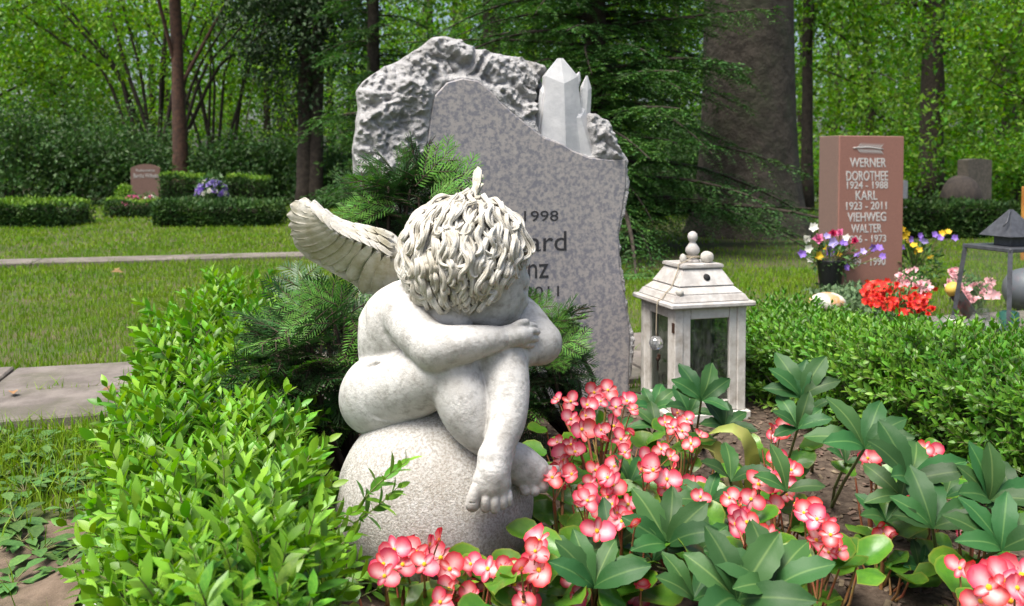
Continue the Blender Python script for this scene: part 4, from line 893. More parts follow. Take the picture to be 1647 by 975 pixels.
strap([(1190, 800, .02), (1165, 745, .11), (1150, 718, .15), (1128, 712, .16), (1118, 735, .12)], .04, m_yl)
strap([(1185, 800, .02), (1172, 765, .08), (1160, 742, .11), (1140, 725, .14)], .034, m_dry)
strap([(1180, 805, .02), (1162, 780, .06), (1155, 800, .03), (1160, 812, .02)], .026, m_dry)
# ------------------------------------------------------------------ neighbouring graves on the right
m_red = M('red_granite', (.30, .145, .11), .42, (.22, .11, .088), 240., 4., lo=.4, hi=.6, stain=(.42, .24, .19), stscale=300., stamt=.5)
m_redside = M('red_granite_sawn', (.20, .125, .10), .85, (.14, .095, .08), 200., 4.)
m_inlay = M('silver_lettering', (.50, .49, .47), .55)
rb = G(1345, 468); RA = math.radians(16)
re, rn = np.array([math.cos(RA), math.sin(RA), 0]), np.array([math.sin(RA), -math.cos(RA), 0])
rbr = PL(1449, 455, rb, rn); rw = float(np.dot(rbr-rb, re)); rh = float(PL(1345, 218, rb, rn)[2])
red = thing('gravestone', 'upright red granite gravestone with silver lettering and a palm branch', 'gravestone', (rb[0], rb[1], 0))
Mr = Matrix([[re[0], -rn[0], 0, rb[0]+re[0]*rw/2], [re[1], -rn[1], 0, rb[1]+re[1]*rw/2], [0, 0, 1, 0], [0, 0, 0, 1]])
V, F = cbox(rw, .20, rh, .004, (0, .10, rh/2)); MB().add(*xf((V, F), Mr)).build('stone_body', m_redside, red, False)
V, F = cbox(rw-.004, .012, rh-.004, .003, (0, -.0062, rh/2)); fc = MB().add(*xf((V, F), Mr)).build('polished_face', m_red, red, False)
rp = rb+rn*.0125
for body, l, r_, t, b in (('WERNER', 1367, 1425, 254, 269), ('DOROTHEE', 1361, 1428, 275, 291), ('1924 - 1988', 1362, 1428, 292, 304), ('KARL', 1376, 1411, 307, 322), ('1923 - 2011', 1361, 1426, 325, 338), ('VIEHWEG', 1363, 1425, 342, 357), ('WALTER', 1369, 1418, 361, 375), ('1906 - 1973', 1362, 1425, 379, 391), ('1899 - 1990', 1360, 1424, 416, 429)):
    place_text(text_mesh(body, m_inlay, bold=.012), l, r_, t, b, rp, rn, fc, .003)
mb = MB(); q0 = PL(1372, 238, rp, rn); q1 = PL(1420, 240, rp, rn)
V, F = tube(curve(np.array([q0, (q0+q1)/2+ZZ*.01, q1]), 8)+rn*.002, .0035, 5); mb.add(V, F); R_, T_ = [], []
for k in range(9):
    for sg_ in (-1, 1): R_.append(frame(re*.75+ZZ*sg_*.65, rn)); T_.append(q0+(q1-q0)*(.12+.09*k)+rn*.003)
V, F = replicate(*leaf_shape(1, .16, 2, .1, .0), np.array(R_), np.array(T_), np.full(18, .055)); mb.add(V, F); mb.build('palm_branch', m_inlay, fc, True)
# flowers: simple blossoms with petals, sized for a distance of six metres
def pm(name, col, col2=None, **k): return M(name, col, .5, col2, 20., transl=.2, island=.2, **k)
FM = {'pink': pm('pink_petal', (.72, .20, .38)), 'white': pm('white_petal', (.78, .77, .70)), 'violet': pm('violet_petal', (.25, .14, .52)), 'yellow': pm('yellow_petal', (.75, .50, .03)), 'crimson': pm('crimson_petal', (.40, .02, .08)),
      'red': pm('red_petal', (.62, .035, .02)), 'blush': pm('blush_petal', (.75, .42, .45)), 'lilac': pm('lilac_petal', (.40, .33, .66))}
m_fol = M('bedding_leaf', (.05, .12, .03), .5, (.08, .17, .04), 10., transl=.2, island=.35)
m_fol2 = M('groundcover_leaf', (.085, .15, .065), .6, (.12, .19, .085), 12., transl=.15, island=.35)
def blossom(r, kind_='open'):
    mb = MB(); n = 6 if kind_ == 'open' else 14; R_, T_, S_ = [], [], []
    for k in range(n):
        a = k*2.4; el = .25 if kind_ == 'open' else .1+1.2*k/n; R_.append(frame(np.array([math.cos(a)*math.cos(el), math.sin(a)*math.cos(el), math.sin(el)]), np.array([0, 0, 1.]))); T_.append(np.zeros(3)); S_.append(1 if kind_ == 'open' else .95-.3*k/n)
    V, F = replicate(*leaf_shape(.5, .42, 2, .25, -.15, .6), np.array(R_), np.array(T_), np.array(S_)); return mb.add(V, F)
BL = {}
def bl_mesh(c, kd):
    if (c, kd) not in BL: BL[(c, kd)] = blossom(None, kd).mesh('blossom', FM[c])
    return BL[(c, kd)]
def leafball(r, cen, rad, n, L, W, mat, name, root, up=.3):
    d = unit(r.normal(0, 1, (n, 3))); T = np.asarray(cen)+d*np.asarray(rad)*r.uniform(.3, 1, (n, 1))**.6; T[:, 2] = np.maximum(T[:, 2], .015)
    dd = d+r.normal(0, .5, (n, 3))+ZZ*up; V, F = replicate(*leaf_shape(1, W/L, 2, .15, .15), frames(dd, r.normal(0, .4, (n, 3))+ZZ), T, L*r.uniform(.7, 1.2, n)); return MB().add(V, F).build(name, mat, root)
def bouquet(name, label, cat, base, fl, Yd, seed, folc, folr, nfol, s=.06, extra=None):
    r = np.random.default_rng(seed); root = thing(name, label, cat, base); leafball(r, folc, folr, nfol, .05, .018, m_fol, 'foliage', root)
    mb = MB()
    for x, y, c, kd, sz in fl:
        p = PY(x, y, Yd+r.uniform(-.06, .04)); f = unit(unit(CP-p)+r.normal(0, .35, 3)+ZZ*.3); inst('blossom', bl_mesh(c, kd), root, mat4(frame(np.cross(f, r.normal(0, 1, 3)), f), p, s*sz))
        V, F = tube(np.array([np.asarray(base)+[0, 0, .1], (np.asarray(base)+p)/2+[0, 0, .06], p]), .003, 4, False); mb.add(V, F)
    mb.build('stalk', m_twig, root); return root
vb = G(1335, 470); Yv = vb[1]
m_vase = M('black_plastic', (.02, .02, .022), .5)
bq = bouquet('flower_vase', 'black vase of mixed peonies and bellflowers before the red gravestone', 'vase', (vb[0], vb[1], 0), [(1316, 385, 'pink', 'full', 1.6), (1296, 384, 'white', 'full', 1.3), (1308, 366, 'white', 'open', 1.2), (1340, 376, 'crimson', 'full', 1.2), (1352, 375, 'pink', 'full', 1.2), (1375, 388, 'crimson', 'full', 1.1), (1341, 390, 'lilac', 'open', 1.3), (1337, 404, 'violet', 'open', 1.4), (1290, 408, 'violet', 'open', 1.1), (1325, 396, 'yellow', 'open', 1.1), (1317, 411, 'yellow', 'open', 1.1), (1348, 409, 'yellow', 'open', 1.0), (1300, 400, 'white', 'open', 1.1), (1362, 383, 'white', 'open', 1.0), (1362, 403, 'white', 'open', .9), (1380, 411, 'violet', 'open', .9), (1388, 405, 'lilac', 'open', .9), (1405, 398, 'violet', 'open', 1.), (1414, 400, 'violet', 'open', 1.1), (1420, 413, 'violet', 'open', .9), (1361, 430, 'violet', 'open', .9), (1357, 392, 'violet', 'open', 1.), (1304, 417, 'white', 'open', .9), (1330, 380, 'lilac', 'open', .9)], Yv, 71, PY(1338, 415, Yv), (.16, .10, .10), 240)
V, F = lathe([(.05, 0), (.06, .01), (.085, .2), (.088, .21), (.078, .21), (.06, .1)], 18, (vb[0], vb[1], 0)); MB().add(V, F).build('vase', m_vase, bq)
pb = G(1475, 462); r_l = [(1452, 370, 'yellow'), (1455, 380, 'yellow'), (1462, 388, 'yellow'), (1470, 395, 'yellow'), (1478, 402, 'yellow'), (1472, 405, 'yellow'), (1497, 415, 'yellow'), (1458, 375, 'yellow'), (1515, 376, 'yellow'), (1525, 374, 'yellow'), (1447, 388, 'violet'), (1464, 385, 'violet'), (1484, 385, 'violet'), (1479, 379, 'violet'), (1503, 378, 'violet'), (1512, 383, 'violet'), (1536, 383, 'violet'), (1400, 436, 'violet'), (1450, 398, 'violet'), (1488, 388, 'lilac')]
bouquet('flower_bush', 'yellow and violet flowering plant beside the red gravestone', 'plant', (pb[0], pb[1]+.05, 0), [(x, y, c, 'open', .9) for x, y, c in r_l], pb[1], 72, PY(1475, 425, pb[1]), (.17, .12, .14), 420)
def bed(name, label, pts, c, n, seed, zr, s, group=None):
    r = np.random.default_rng(seed); p = np.array([G(x, y, zr[1]) for x, y in pts]); cen = p.mean(0); root = thing(name, label, 'flowers', (cen[0], cen[1], 0), group)
    for q in range(n):
        a, b, c2 = r.dirichlet((1, 1, 1)); k = r.integers(0, len(p)-2) if len(p) > 3 else 0; t = p[0]*a+p[k+1]*b+p[k+2]*c2; t[2] = r.uniform(*zr); f = unit(unit(CP-t)+r.normal(0, .5, 3)+ZZ*.5)
        inst('blossom', bl_mesh(c, 'open' if r.random() < .6 else 'full'), root, mat4(frame(np.cross(f, r.normal(0, 1, 3)), f), t, s*r.uniform(.7, 1.25)))
    n2 = 500; w = r.dirichlet(np.ones(len(p)), n2); T = w@p; T[:, 2] = r.uniform(.02, zr[1], n2); V, F = replicate(*leaf_shape(1, .4, 2, .15, .15), frames(r.normal(0, 1, (n2, 3))+ZZ, r.normal(0, .4, (n2, 3))+ZZ), T, .04*r.uniform(.7, 1.2, n2)); MB().add(V, F).build('foliage', m_fol, root)
bed('red_flowers', 'bed of scarlet begonias in front of the red gravestone', [(1375, 462), (1400, 448), (1440, 452), (1475, 470), (1510, 462), (1500, 482), (1440, 478)], 'red', 190, 73, (.12, .2), .04)
bed('pink_flowers', 'bank of pale pink flowers beside the scarlet begonias', [(1432, 446), (1460, 430), (1490, 440), (1500, 455), (1475, 462)], 'blush', 70, 74, (.12, .2), .05)
bed('pink_flowers', 'smaller bank of pale pink flowers behind the dark metal lantern', [(1518, 445), (1540, 425), (1560, 445), (1610, 450), (1600, 468), (1535, 460)], 'blush', 60, 75, (.12, .2), .05)
gcp = [G(x, y) for x, y in ((1268, 465), (1330, 462), (1420, 480), (1505, 500), (1500, 525), (1400, 520), (1300, 505))]
r = np.random.default_rng(76); n = 3000; T = r.dirichlet(np.ones(7)*.7, n)@np.array(gcp); T[:, 2] = .01+r.random(n)*.10*(.6+.4*np.sin(T[:, 0]*9)); V, F = replicate(*leaf_shape(1, .55, 2, .2, .1), frames(r.normal(0, 1, (n, 3))+ZZ*.7, r.normal(0, .5, (n, 3))+ZZ), T, .035*r.uniform(.6, 1.3, n))
kind(tag(MB().add(V, F).build('groundcover', m_fol2), 'grey-green ground cover mat in front of the scarlet begonias', 'ground cover'), 'stuff')
m_paint = M('painted_stone', (.62, .60, .52), .45, (.55, .30, .12), 9., 3., lo=.46, hi=.56, stain=(.25, .30, .34), stscale=12., stamt=.8)
pw = G(1330, 502); blob('painted_stone', 'rounded painted stone lying on the ground cover', 'stone', (pw[0], pw[1], .05), .105, m_paint, (1, .6, .58), 8)
# dark metal lantern, tapered with a pyramid roof
m_iron = M('grey_painted_metal', (.085, .09, .10), .45, (.06, .062, .07), 40., metal=.3, bump=.1)
m_glass2 = glass_mat('clear_glass', .05)
dl = G(1622, 560); dlan = thing('lantern', 'dark grey metal lantern with pyramid roof behind the dense hedge', 'lantern', (dl[0], dl[1], 0)); MD = Tr(dl[0], dl[1], .0) @ Rz(math.radians(15))
zt2 = float(PY(1632, 398, dl[1])[2]); za = float(PY(1632, 337, dl[1])[2]); wb, wt = .165, .125
def dp(name, VF, mat, parent=dlan, smooth=False): V, F = xf(VF, MD); return MB().add(V, F).build(name, mat, parent, smooth)
dp('base', cbox(2*wb+.03, 2*wb+.03, .025, .004, (0, 0, .0125)), m_iron); dp('top_plate', cbox(2*wt+.02, 2*wt+.02, .018, .003, (0, 0, zt2)), m_iron)
for sx in (-1, 1):
    for sy in (-1, 1): V, F = tube(np.array([(sx*wb, sy*wb, .02), (sx*wt, sy*wt, zt2)]), .013, 4); dp('post', (V, F), m_iron)
for k in range(4):
    a = Rz(k*math.pi/2); V = np.array([(-wb, -wb, .03), (wb, -wb, .03), (wt, -wt, zt2-.01), (-wt, -wt, zt2-.01)]); 
    dp('pane', xf((V, np.array([[0, 1, 2, 3]])), a), m_glass2)
dp('neck', cbox(.095, .095, .045, .003, (0, 0, zt2+.031)), m_iron); dp('roof', frustum((.088, .088), (.006, .006), zt2+.053, za), m_iron)
V, F = tube(np.array([(0, 0, za-.004), (-.03, -.02, za-.012), (-.07, -.05, za-.05), (-.09, -.05, za-.07)]), .004, 5); dp('handle', (V, F), m_iron, dlan, True)
dp('candle', lathe([(.001, .025), (.04, .025), (.04, .16), (.03, .165), (.001, .166)], 16), M('green_candle', (.02, .12, .09), .4), dlan, True)
# wrapped grave candle tube in clear film, grey ball, wooden post
tq = G(1560, 545); tc_ = thing('candle_tube', 'black tube with yellow cap wrapped in clear film among the flowers', 'candle', (tq[0], tq[1], 0)); a, b = PY(1580, 535, tq[1]), PY(1536, 470, tq[1]); a[2] = max(a[2], .03)
V, F = tube(curve(np.array([a, b]), 4), .030, 14); MB().add(V, F).build('tube', m_vase, tc_); d = unit(b-a)
V, F = tube(np.array([b, b+d*.03, b+d*.045]), [.034, .034, .02], 14); MB().add(V, F).build('cap', M('yellow_cap', (.62, .42, .08), .5), tc_)
m_film = glass_mat('clear_film', .5, (.93, .95, .95), .12)
rr = np.random.default_rng(9); pts = curve(np.array([a-d*.05, a*.6+b*.4]), 9); V, F = tube(pts, .055+.02*rr.random(9), 12, False); V = V+rr.normal(0, .008, V.shape); MB().add(V, F).build('film_wrap', m_film, tc_)
fq = G(1520, 540); V, F = tube(curve(np.array([G(1480, 535, .03), G(1530, 530, .07), G(1610, 540, .06)]), 12), .05+.03*rr.random(12), 12, False); V = V+rr.normal(0, .012, V.shape); V[:, 2] = np.maximum(V[:, 2], .012)
tag(MB().add(V, F).build('plastic_bag', m_film), 'crumpled clear plastic bag lying behind the dense hedge', 'bag')
gq = G(1652, 500); blob('grey_ball', 'smooth grey ball behind the dark metal lantern', 'ball', (gq[0], gq[1], .12), .13, M('grey_glaze', (.11, .12, .14), .45), (1, 1, .95), 5)
m_pine = M('pine_wood', (.50, .24, .06), .5, (.38, .16, .04), 7., 4.)
wq = G(1648, 420); root = thing('wooden_marker', 'varnished orange wooden grave marker behind the dark lantern', 'grave marker', (wq[0], wq[1], 0)); wh = float(PY(1648, 300, wq[1])[2])
for k in range(3): V, F = cbox(.055, .05, wh-.02*k, .006, (k*.058, 0, (wh-.02*k)/2)); MB().add(*xf((V, F), Tr(wq[0]-.0, wq[1], 0) @ Rz(.3))).build('plank', m_pine, root, False)
kq = [G(1400, 535), G(1440, 548)]
# ------------------------------------------------------------------ far graves
m_brown = M('brown_granite', (.21, .125, .10), .6, (.15, .09, .075), 60., 5.); m_beige = M('sandstone', (.17, .145, .115), .9, (.11, .095, .075), 18., 6., bump=.6); m_grey = M('grey_granite', (.38, .38, .38), .8, (.28, .28, .28), 40., 5.)
def slabstone(name, label, pxl, pxr, ptop, pbase, th, mat, arch=0., rot=.28):
    a = G(pxl, pbase); e = np.array([math.cos(rot), math.sin(rot), 0]); nn = np.array([math.sin(rot), -math.cos(rot), 0]); b = PL(pxr, pbase, a, nn); w = float(np.dot(b-a, e)); hh = float(PL(pxl, ptop, a, nn)[2])
    root = thing(name, label, 'gravestone', (a[0], a[1], 0)); s_ = np.linspace(0, 1, 13); pr = [(0, 0)]+[(w*x, hh-arch*(2*x-1)**2*hh) for x in s_]+[(w, 0)]; n = len(pr)
    V = np.concatenate([[a+e*x+ZZ*z*1.0+nn*o for x, z in pr] for o in (0, -th)]); V[:, 2] -= a[2]; i = np.arange(n); j = (i+1) % n
    ob = fix(MB().add(V, [np.stack([i, j, j+n, i+n], 1), np.array([list(range(n))]), np.array([list(range(n, 2*n))])]).build('stone_body', mat, root, False)); return root, a, nn, ob
fg, fa, fn, fo = slabstone('gravestone', 'low brown gravestone with rounded top beside the clipped yew blocks', 211, 258, 264, 341, .16, m_brown, .08)
for (body, l, r_, t, b) in (('Ruhestätte', 219, 249, 272, 276), ('Bertha Wilhelm', 215, 255, 279, 286)):
    place_text(text_mesh(body, m_inlay), l, r_, t, b, fa+fn*.001, fn, fo, .006)
slabstone('gravestone', 'weathered sandstone gravestone under the trees behind the dark hedge', 1556, 1594, 255, 345, .2, m_beige, .03, .5)
slabstone('gravestone', 'narrow pale grey gravestone just behind the red one', 1449, 1459, 290, 368, .12, m_grey, .02, .4)
bq_ = G(1545, 345); blob('boulder', 'dark rounded boulder beside the sandstone gravestone', 'boulder', (bq_[0], bq_[1], .3), .42, M('dark_stone', (.10, .08, .065), .9, (.06, .05, .045), 12., 6., bump=.8, bscale=20), (.8, .7, .9), 3)
# clipped hedges far off
m_clip = M('clipped_yew', (.030, .075, .018), .6, (.055, .12, .022), 5., transl=.15, island=.4); m_clipb = M('clipped_yew_new', (.12, .24, .025), .6, (.17, .30, .03), 5., transl=.2, island=.35)
def clip_hedge(label, pxl, pxr, ptop, pbase, dep, mat, n, seed, L=.05, rnd=.12, z0=0., name='clipped_hedge', group=None, topmat=None):
    a, b = G(pxl, pbase), G(pxr, pbase); hh = float(PY(pxl, ptop, a[1])[2]); r = np.random.default_rng(seed); e = unit((b-a)*[1, 1, 0]); nn = np.array([e[1], -e[0], 0]); w = np.linalg.norm(b-a)
    root = thing(name, label, 'hedge', ((a+b)/2)*[1, 1, 0], group)
    V, F = cbox(w-.08, dep-.08, hh-z0-.06, .04, (w/2, -dep/2, z0+(hh-z0-.06)/2)); Mx = Matrix([[e[0], nn[0], 0, a[0]], [e[1], nn[1], 0, a[1]], [0, 0, 1, 0], [0, 0, 0, 1]]); fix(MB().add(*xf((V, F), Mx)).build('branch_core', m_core, root, False))
    for nm, mt, sel in (('foliage', mat, 0), ('new_growth', topmat, 1)):
        if mt is None: continue
        m_ = n if sel == 0 else n//3; k = r.integers(0, 4, m_) if sel == 0 else np.full(m_, 2); x, yy, z = r.uniform(0, w, m_), r.uniform(0, dep, m_), r.uniform(z0+.01, hh, m_)
        yy = np.where(k < 2, np.abs(r.normal(0, .03, m_)), yy); z = np.where((k == 2), hh-np.abs(r.normal(0, .02, m_))*(1-2*sel), z); x = np.where(k == 3, np.where(r.random(m_) < .5, 0, w)+r.normal(0, .02, m_), x)
        z = z + .02*np.sin(x*9)+.015*np.sin(yy*13+x*5); T = a*[1, 1, 0]+x[:, None]*e-yy[:, None]*nn+z[:, None]*ZZ; T[:, 2] = np.maximum(T[:, 2], .02)
        d = r.normal(0, .6, (m_, 3))+np.where((k < 2)[:, None], nn*.9, 0)+np.where((k == 2)[:, None], ZZ*1.0, 0)+ZZ*.2
        V, F = replicate(*leaf_shape(1, .4, 2, .1, .1), frames(d, r.normal(0, 1, (m_, 3))), T, L*r.uniform(.6, 1.3, m_)); MB().add(V, F).build(nm, mt, root)
    return root
clip_hedge('long low clipped hedge around the grave with the brown stone', 246, 428, 331, 366, 1.0, m_clip, 5200, 81, .06, topmat=m_clip)
clip_hedge('clipped hedge end on the far lawn, away from the brown stone', -40, 94, 331, 367, 1.0, m_clip, 4200, 82, .06, topmat=m_clipb)
clip_hedge('square clipped yew block with yellow-green top nearest the brown stone', 256, 318, 286, 348, .5, m_clip, 2200, 83, .06, topmat=m_clipb)
clip_hedge('square clipped yew block with yellow-green top beside the blue hydrangea', 363, 424, 289, 348, .5, m_clip, 2200, 84, .06, topmat=m_clipb)
clip_hedge('tiny low clipped hedge under the bright pink flowers', 168, 242, 326, 351, .4, m_clip, 1600, 85, .05, topmat=m_clipb)
clip_hedge('long dark clipped hedge behind the red gravestone', 1440, 1640, 330, 384, .7, m_clip, 6000, 86, .06)
def bush(name, label, cat, px, py, rp, mat, n, seed, L=.06, sq=.9, fl=None):
    g_ = G(px, py); R_ = rp*g_[1]/FPX; r = np.random.default_rng(seed); root = thing(name, label, cat, (g_[0], g_[1], 0)); leafball(r, (g_[0], g_[1], R_*sq), (R_, R_, R_*sq), n, L, L*.45, mat, 'foliage', root)
    if fl:
        for q in range(fl[1]):
            d = unit(r.normal(0, 1, 3)); d[1] = -abs(d[1]); d[2] = abs(d[2]); p = np.array([g_[0], g_[1], R_*sq])+d*R_*1.02; inst('blossom', bl_mesh(fl[0][q % len(fl[0])], 'full'), root, mat4(frame(np.cross(d, r.normal(0, 1, 3)), d), p, fl[2]*r.uniform(.8, 1.2)))
bush('hydrangea', 'blue and white hydrangea between the two clipped yew blocks', 'hydrangea', 342, 349, 23, m_fol, 900, 87, .08, 1.55, (['violet', 'lilac', 'white', 'lilac'], 55, .12))
bush('box_ball', 'round clipped box ball beside the brown gravestone', 'shrub', 201, 343, 15, m_clipb, 900, 88, .05, 1.6)
bush('pink_geraniums', 'row of bright pink flowers before the brown gravestone', 'flowers', 214, 346, 13, m_fol, 400, 89, .06, 1.3, (['pink'], 40, .10))
bush('white_flowers', 'white flowers and foliage at the foot of the brown gravestone', 'flowers', 240, 346, 12, m_fol, 300, 90, .06, 1.5, (['white', 'pink'], 22, .10))
bush('yellow_shrub', 'yellow-green shrub beside the dark boulder', 'shrub', 1528, 338, 16, m_clipb, 700, 91, .09, 1.0)
# ------------------------------------------------------------------ trees and undergrowth
m_trunk = M('dark_trunk_bark', (.055, .043, .033), .95, (.028, .022, .017), 14., 7., bump=1., bscale=18)
m_redbark = M('pine_bark', (.10, .052, .035), .95, (.05, .03, .023), 12., 7., bump=1., bscale=16)
m_beech = M('beech_bark', (.078, .065, .05), .92, (.042, .035, .027), 5., 8., bump=1., bscale=9, bdist=.05, stain=(.05, .065, .03), stscale=3., stamt=.6)
m_l1 = M('maple_leaf', (.065, .17, .013), .5, (.12, .26, .022), .7, transl=.42, island=.55)
m_l2 = M('hazel_leaf', (.11, .25, .02), .5, (.18, .34, .035), .7, transl=.45, island=.5)
m_l3 = M('dark_yew_leaf', (.016, .042, .012), .6, (.028, .065, .016), 2., transl=.1, island=.4)
m_l4 = M('hemlock_leaf', (.03, .09, .018), .55, (.065, .16, .028), 1.2, transl=.2, island=.4)
m_l5 = M('far_leaf', (.085, .20, .016), .6, (.15, .29, .03), .5, transl=.45, island=.55)
m_l6 = M('shade_shrub_leaf', (.035, .085, .02), .5, (.055, .12, .028), 2., transl=.3, island=.4)
rh_V = np.array([[0, 0, 0], [-.28, .45, .07], [0, 1, -.08], [.28, .45, .07]]); rh_F = np.array([[0, 3, 2, 1]])
def leaf_cloud(r, cen, rad, ncl, per, spread, L, up=.0, flat=.5):
    """leaves in clumps through an ellipsoid: uneven outline and holes"""
    d = unit(r.normal(0, 1, (ncl, 3))); c = np.asarray(cen)+d*np.asarray(rad)*(r.random((ncl, 1))**.45)*r.uniform(.8, 1.12, (ncl, 1))
    T = (c[:, None]+r.normal(0, 1, (ncl, per, 3))*np.array([spread, spread, spread*flat])).reshape(-1, 3); T[:, 2] = np.maximum(T[:, 2], .05)
    n = len(T); V, F = replicate(rh_V, rh_F, frames(r.normal(0, 1, (n, 3))+ZZ*(up-.25), r.normal(0, .5, (n, 3))+ZZ), T, L*r.uniform(.6, 1.3, n)); return V, F, c
def trunk_mesh(r, pts, r0, r1, sides=12, flare=1.35):
    p = curve(np.array(pts, float), 16); s_ = np.linspace(0, 1, 16); rad = r0+(r1-r0)*s_; rad = rad*(1+(flare-1)*np.exp(-s_*14)); V, F = tube(p, rad, sides)
    return V+(fbm(V*3.1, 3)-.5)[:, None]*unit(V-np.repeat(p, sides, 0))*r0*.35, F
def tree(name, label, px, Y, dia, H, mat_t, mat_l, seed, cen, rad, ncl, per, spread, L, limbs=7, lean=0., extra_trunks=(), flare=1.35, group='trees around the cemetery lawn', bx=None):
    r = np.random.default_rng(seed); b = PY(px, 300, Y)*[1, 1, 0] if bx is None else np.array(bx); root = thing(name, label, 'tree', b, group); mb = MB()
    top = b+np.array([lean, 0, H]); V, F = trunk_mesh(r, [b-[0, 0, .05], b*.6+top*.4+np.array([r.normal(0, .06), 0, 0]), top], dia/2, dia*.28, 14, flare); mb.add(V, F)
    for dx, dd in extra_trunks:
        V, F = trunk_mesh(r, [b+[dx*.7, 0, -.05], b+[dx, .05, H*.4], b+[dx*1.5, .2, H]], dd/2, dd*.25, 12, flare); mb.add(V, F)
    V, F, c = leaf_cloud(r, b+np.array([lean*.6, 0, 0])+np.array(cen), rad, ncl, per, spread, L)
    for q in range(limbs):
        t = r.uniform(.25, .9); s0 = b*(1-t)+top*t; e = c[r.integers(0, len(c))]; m_ = (s0+e)/2+np.array([0, 0, r.uniform(-.1, .3)])
        Vt, Ft = tube(curve(np.array([s0, m_, e]), 8), np.linspace(dia*.16, .012, 8), 6, False); mb.add(Vt, Ft)
    mb.build('trunk', mat_t, root); MB().add(V, F).build('crown', mat_l, root, False); return root
def conifer(name, label, px, Y, dia, H, Rb, z0, nb, mat_l, seed, bx=None, tw=.34, droop=.35, arc=None, group='trees around the cemetery lawn', lsz=.06):
    r = np.random.default_rng(seed); b = PY(px, 300, Y)*[1, 1, 0]; root = thing(name, label, 'tree', b, group)
    V, F = trunk_mesh(r, [b-[0, 0, .05], b+[.02, 0, H*.5], b+[0, 0, H]], dia/2, .03, 10); tb = MB().add(V, F); R_, T_, S_ = [], [], []
    for q in range(nb):
        f = (q+r.random())/nb; z = z0+(H-z0)*f; a = r.uniform(*arc) if arc else r.uniform(0, 6.283); L = Rb*(1-f)**.7*r.uniform(.45, 1.1); dr_ = droop*r.uniform(.45, 1.6); sw_ = r.normal(0, .22); d = np.array([math.cos(a), math.sin(a), 0]); sx = np.array([-d[1], d[0], 0])
        t = np.linspace(0, 1, 9); pts = b+ZZ*z+d[None]*(L*t)[:, None]+sx[None]*(L*sw_*t**2)[:, None]+ZZ[None]*(L*(.22*t-dr_*t**2))[:, None]; Vt, Ft = tube(pts, np.linspace(.03, .006, 9)*max(.5, L/2), 5, False); tb.add(Vt, Ft)
        nt_ = max(6, int(L/.085))
        for k in range(nt_):
            u_ = .12+.88*(k+r.random()*.6)/nt_; p0 = np.array([np.interp(u_, t, pts[:, i]) for i in range(3)])
            for sg_ in (-1, 1):
                l = tw*(1.1-.75*u_)*r.uniform(.6, 1.15)*min(1.4, L); td = unit(sx*sg_+d*r.uniform(.3, 1.2)+ZZ*r.uniform(-.6, .15)+r.normal(0, .15, 3)); m_ = max(5, int(l/.030)); v_ = (np.arange(m_)+.5)/m_
                pp = p0+td*(l*v_)[:, None]-ZZ*(l*.28*v_**2)[:, None]
                for sg2 in (-1, 1):
                    T_.append(pp); dd = unit(np.cross(td, ZZ))*sg2; R_.append(np.tile(dd*.8+td*.75, (m_, 1))); S_.append(np.full(m_, lsz)*r.uniform(.75, 1.15, m_)*(1.1-.5*v_))
    T = np.concatenate(T_); D = np.concatenate(R_)+r.normal(0, .18, T.shape); Sx = np.concatenate(S_); T[:, 2] = np.maximum(T[:, 2], .04)
    V, F = replicate(rh_V*[.62, 1, 1], rh_F, frames(D, r.normal(0, .3, T.shape)+ZZ), T, Sx); tb.build('trunk', m_trunk, root); MB().add(V, F).build('crown', mat_l, root, False); return root
def shrub(label, px, Y, w, hgt, mat, seed, ncl, per, L, name='shrub', stems=8, group='undergrowth shrubs along the lawn edge'):
    r = np.random.default_rng(seed); b = PY(px, 300, Y)*[1, 1, 0]; root = thing(name, label, 'shrub', b, group); V, F, c = leaf_cloud(r, b+[0, 0, hgt*.5], (w, w*.7, hgt*.55), ncl, per, .2, L, flat=.7); mb = MB()
    for q in range(stems):
        e = c[r.integers(0, len(c))]; Vt, Ft = tube(curve(np.array([b+[r.normal(0, .12), r.normal(0, .1), 0], (b+e)/2+[0, 0, .2], e]), 7), np.linspace(.03, .008, 7), 5, False); mb.add(Vt, Ft)
    mb.build('stem', m_trunk, root); MB().add(V, F).build('foliage', mat, root, False)
def hazel(label, px, Y, seed, nst, spread, H, cen, rad, ncl):
    r = np.random.default_rng(seed); b = PY(px, 300, Y)*[1, 1, 0]; root = thing('hazel_tree', label, 'tree', b, 'trees around the cemetery lawn'); mb = MB()
    for q in range(nst):
        a = (q/(nst-1)-.5)*2*spread+r.normal(0, .06); e = b+np.array([math.sin(a)*H, r.normal(0, .8), H*math.cos(a)]); m_ = b+np.array([math.sin(a)*H*.35, r.normal(0, .2), H*.5]); Vt, Ft = tube(curve(np.array([b+[r.normal(0, .2), r.normal(0, .2), 0], m_, e]), 12), np.linspace(r.uniform(.045, .08), .015, 12), 6, False); mb.add(Vt, Ft)
        for k in range(3):
            t = r.uniform(.4, .9); s0 = m_*(1-t)+e*t; f = s0+r.normal(0, .7, 3)+[0, 0, .4]; Vt, Ft = tube(curve(np.array([s0, (s0+f)/2+[0, 0, .1], f]), 5), np.linspace(.02, .006, 5), 4, False); mb.add(Vt, Ft)
    V, F, c = leaf_cloud(r, b+np.array(cen), rad, ncl, 42, .36, .13); mb.build('trunk', m_trunk, root); MB().add(V, F).build('crown', m_l2, root, False)
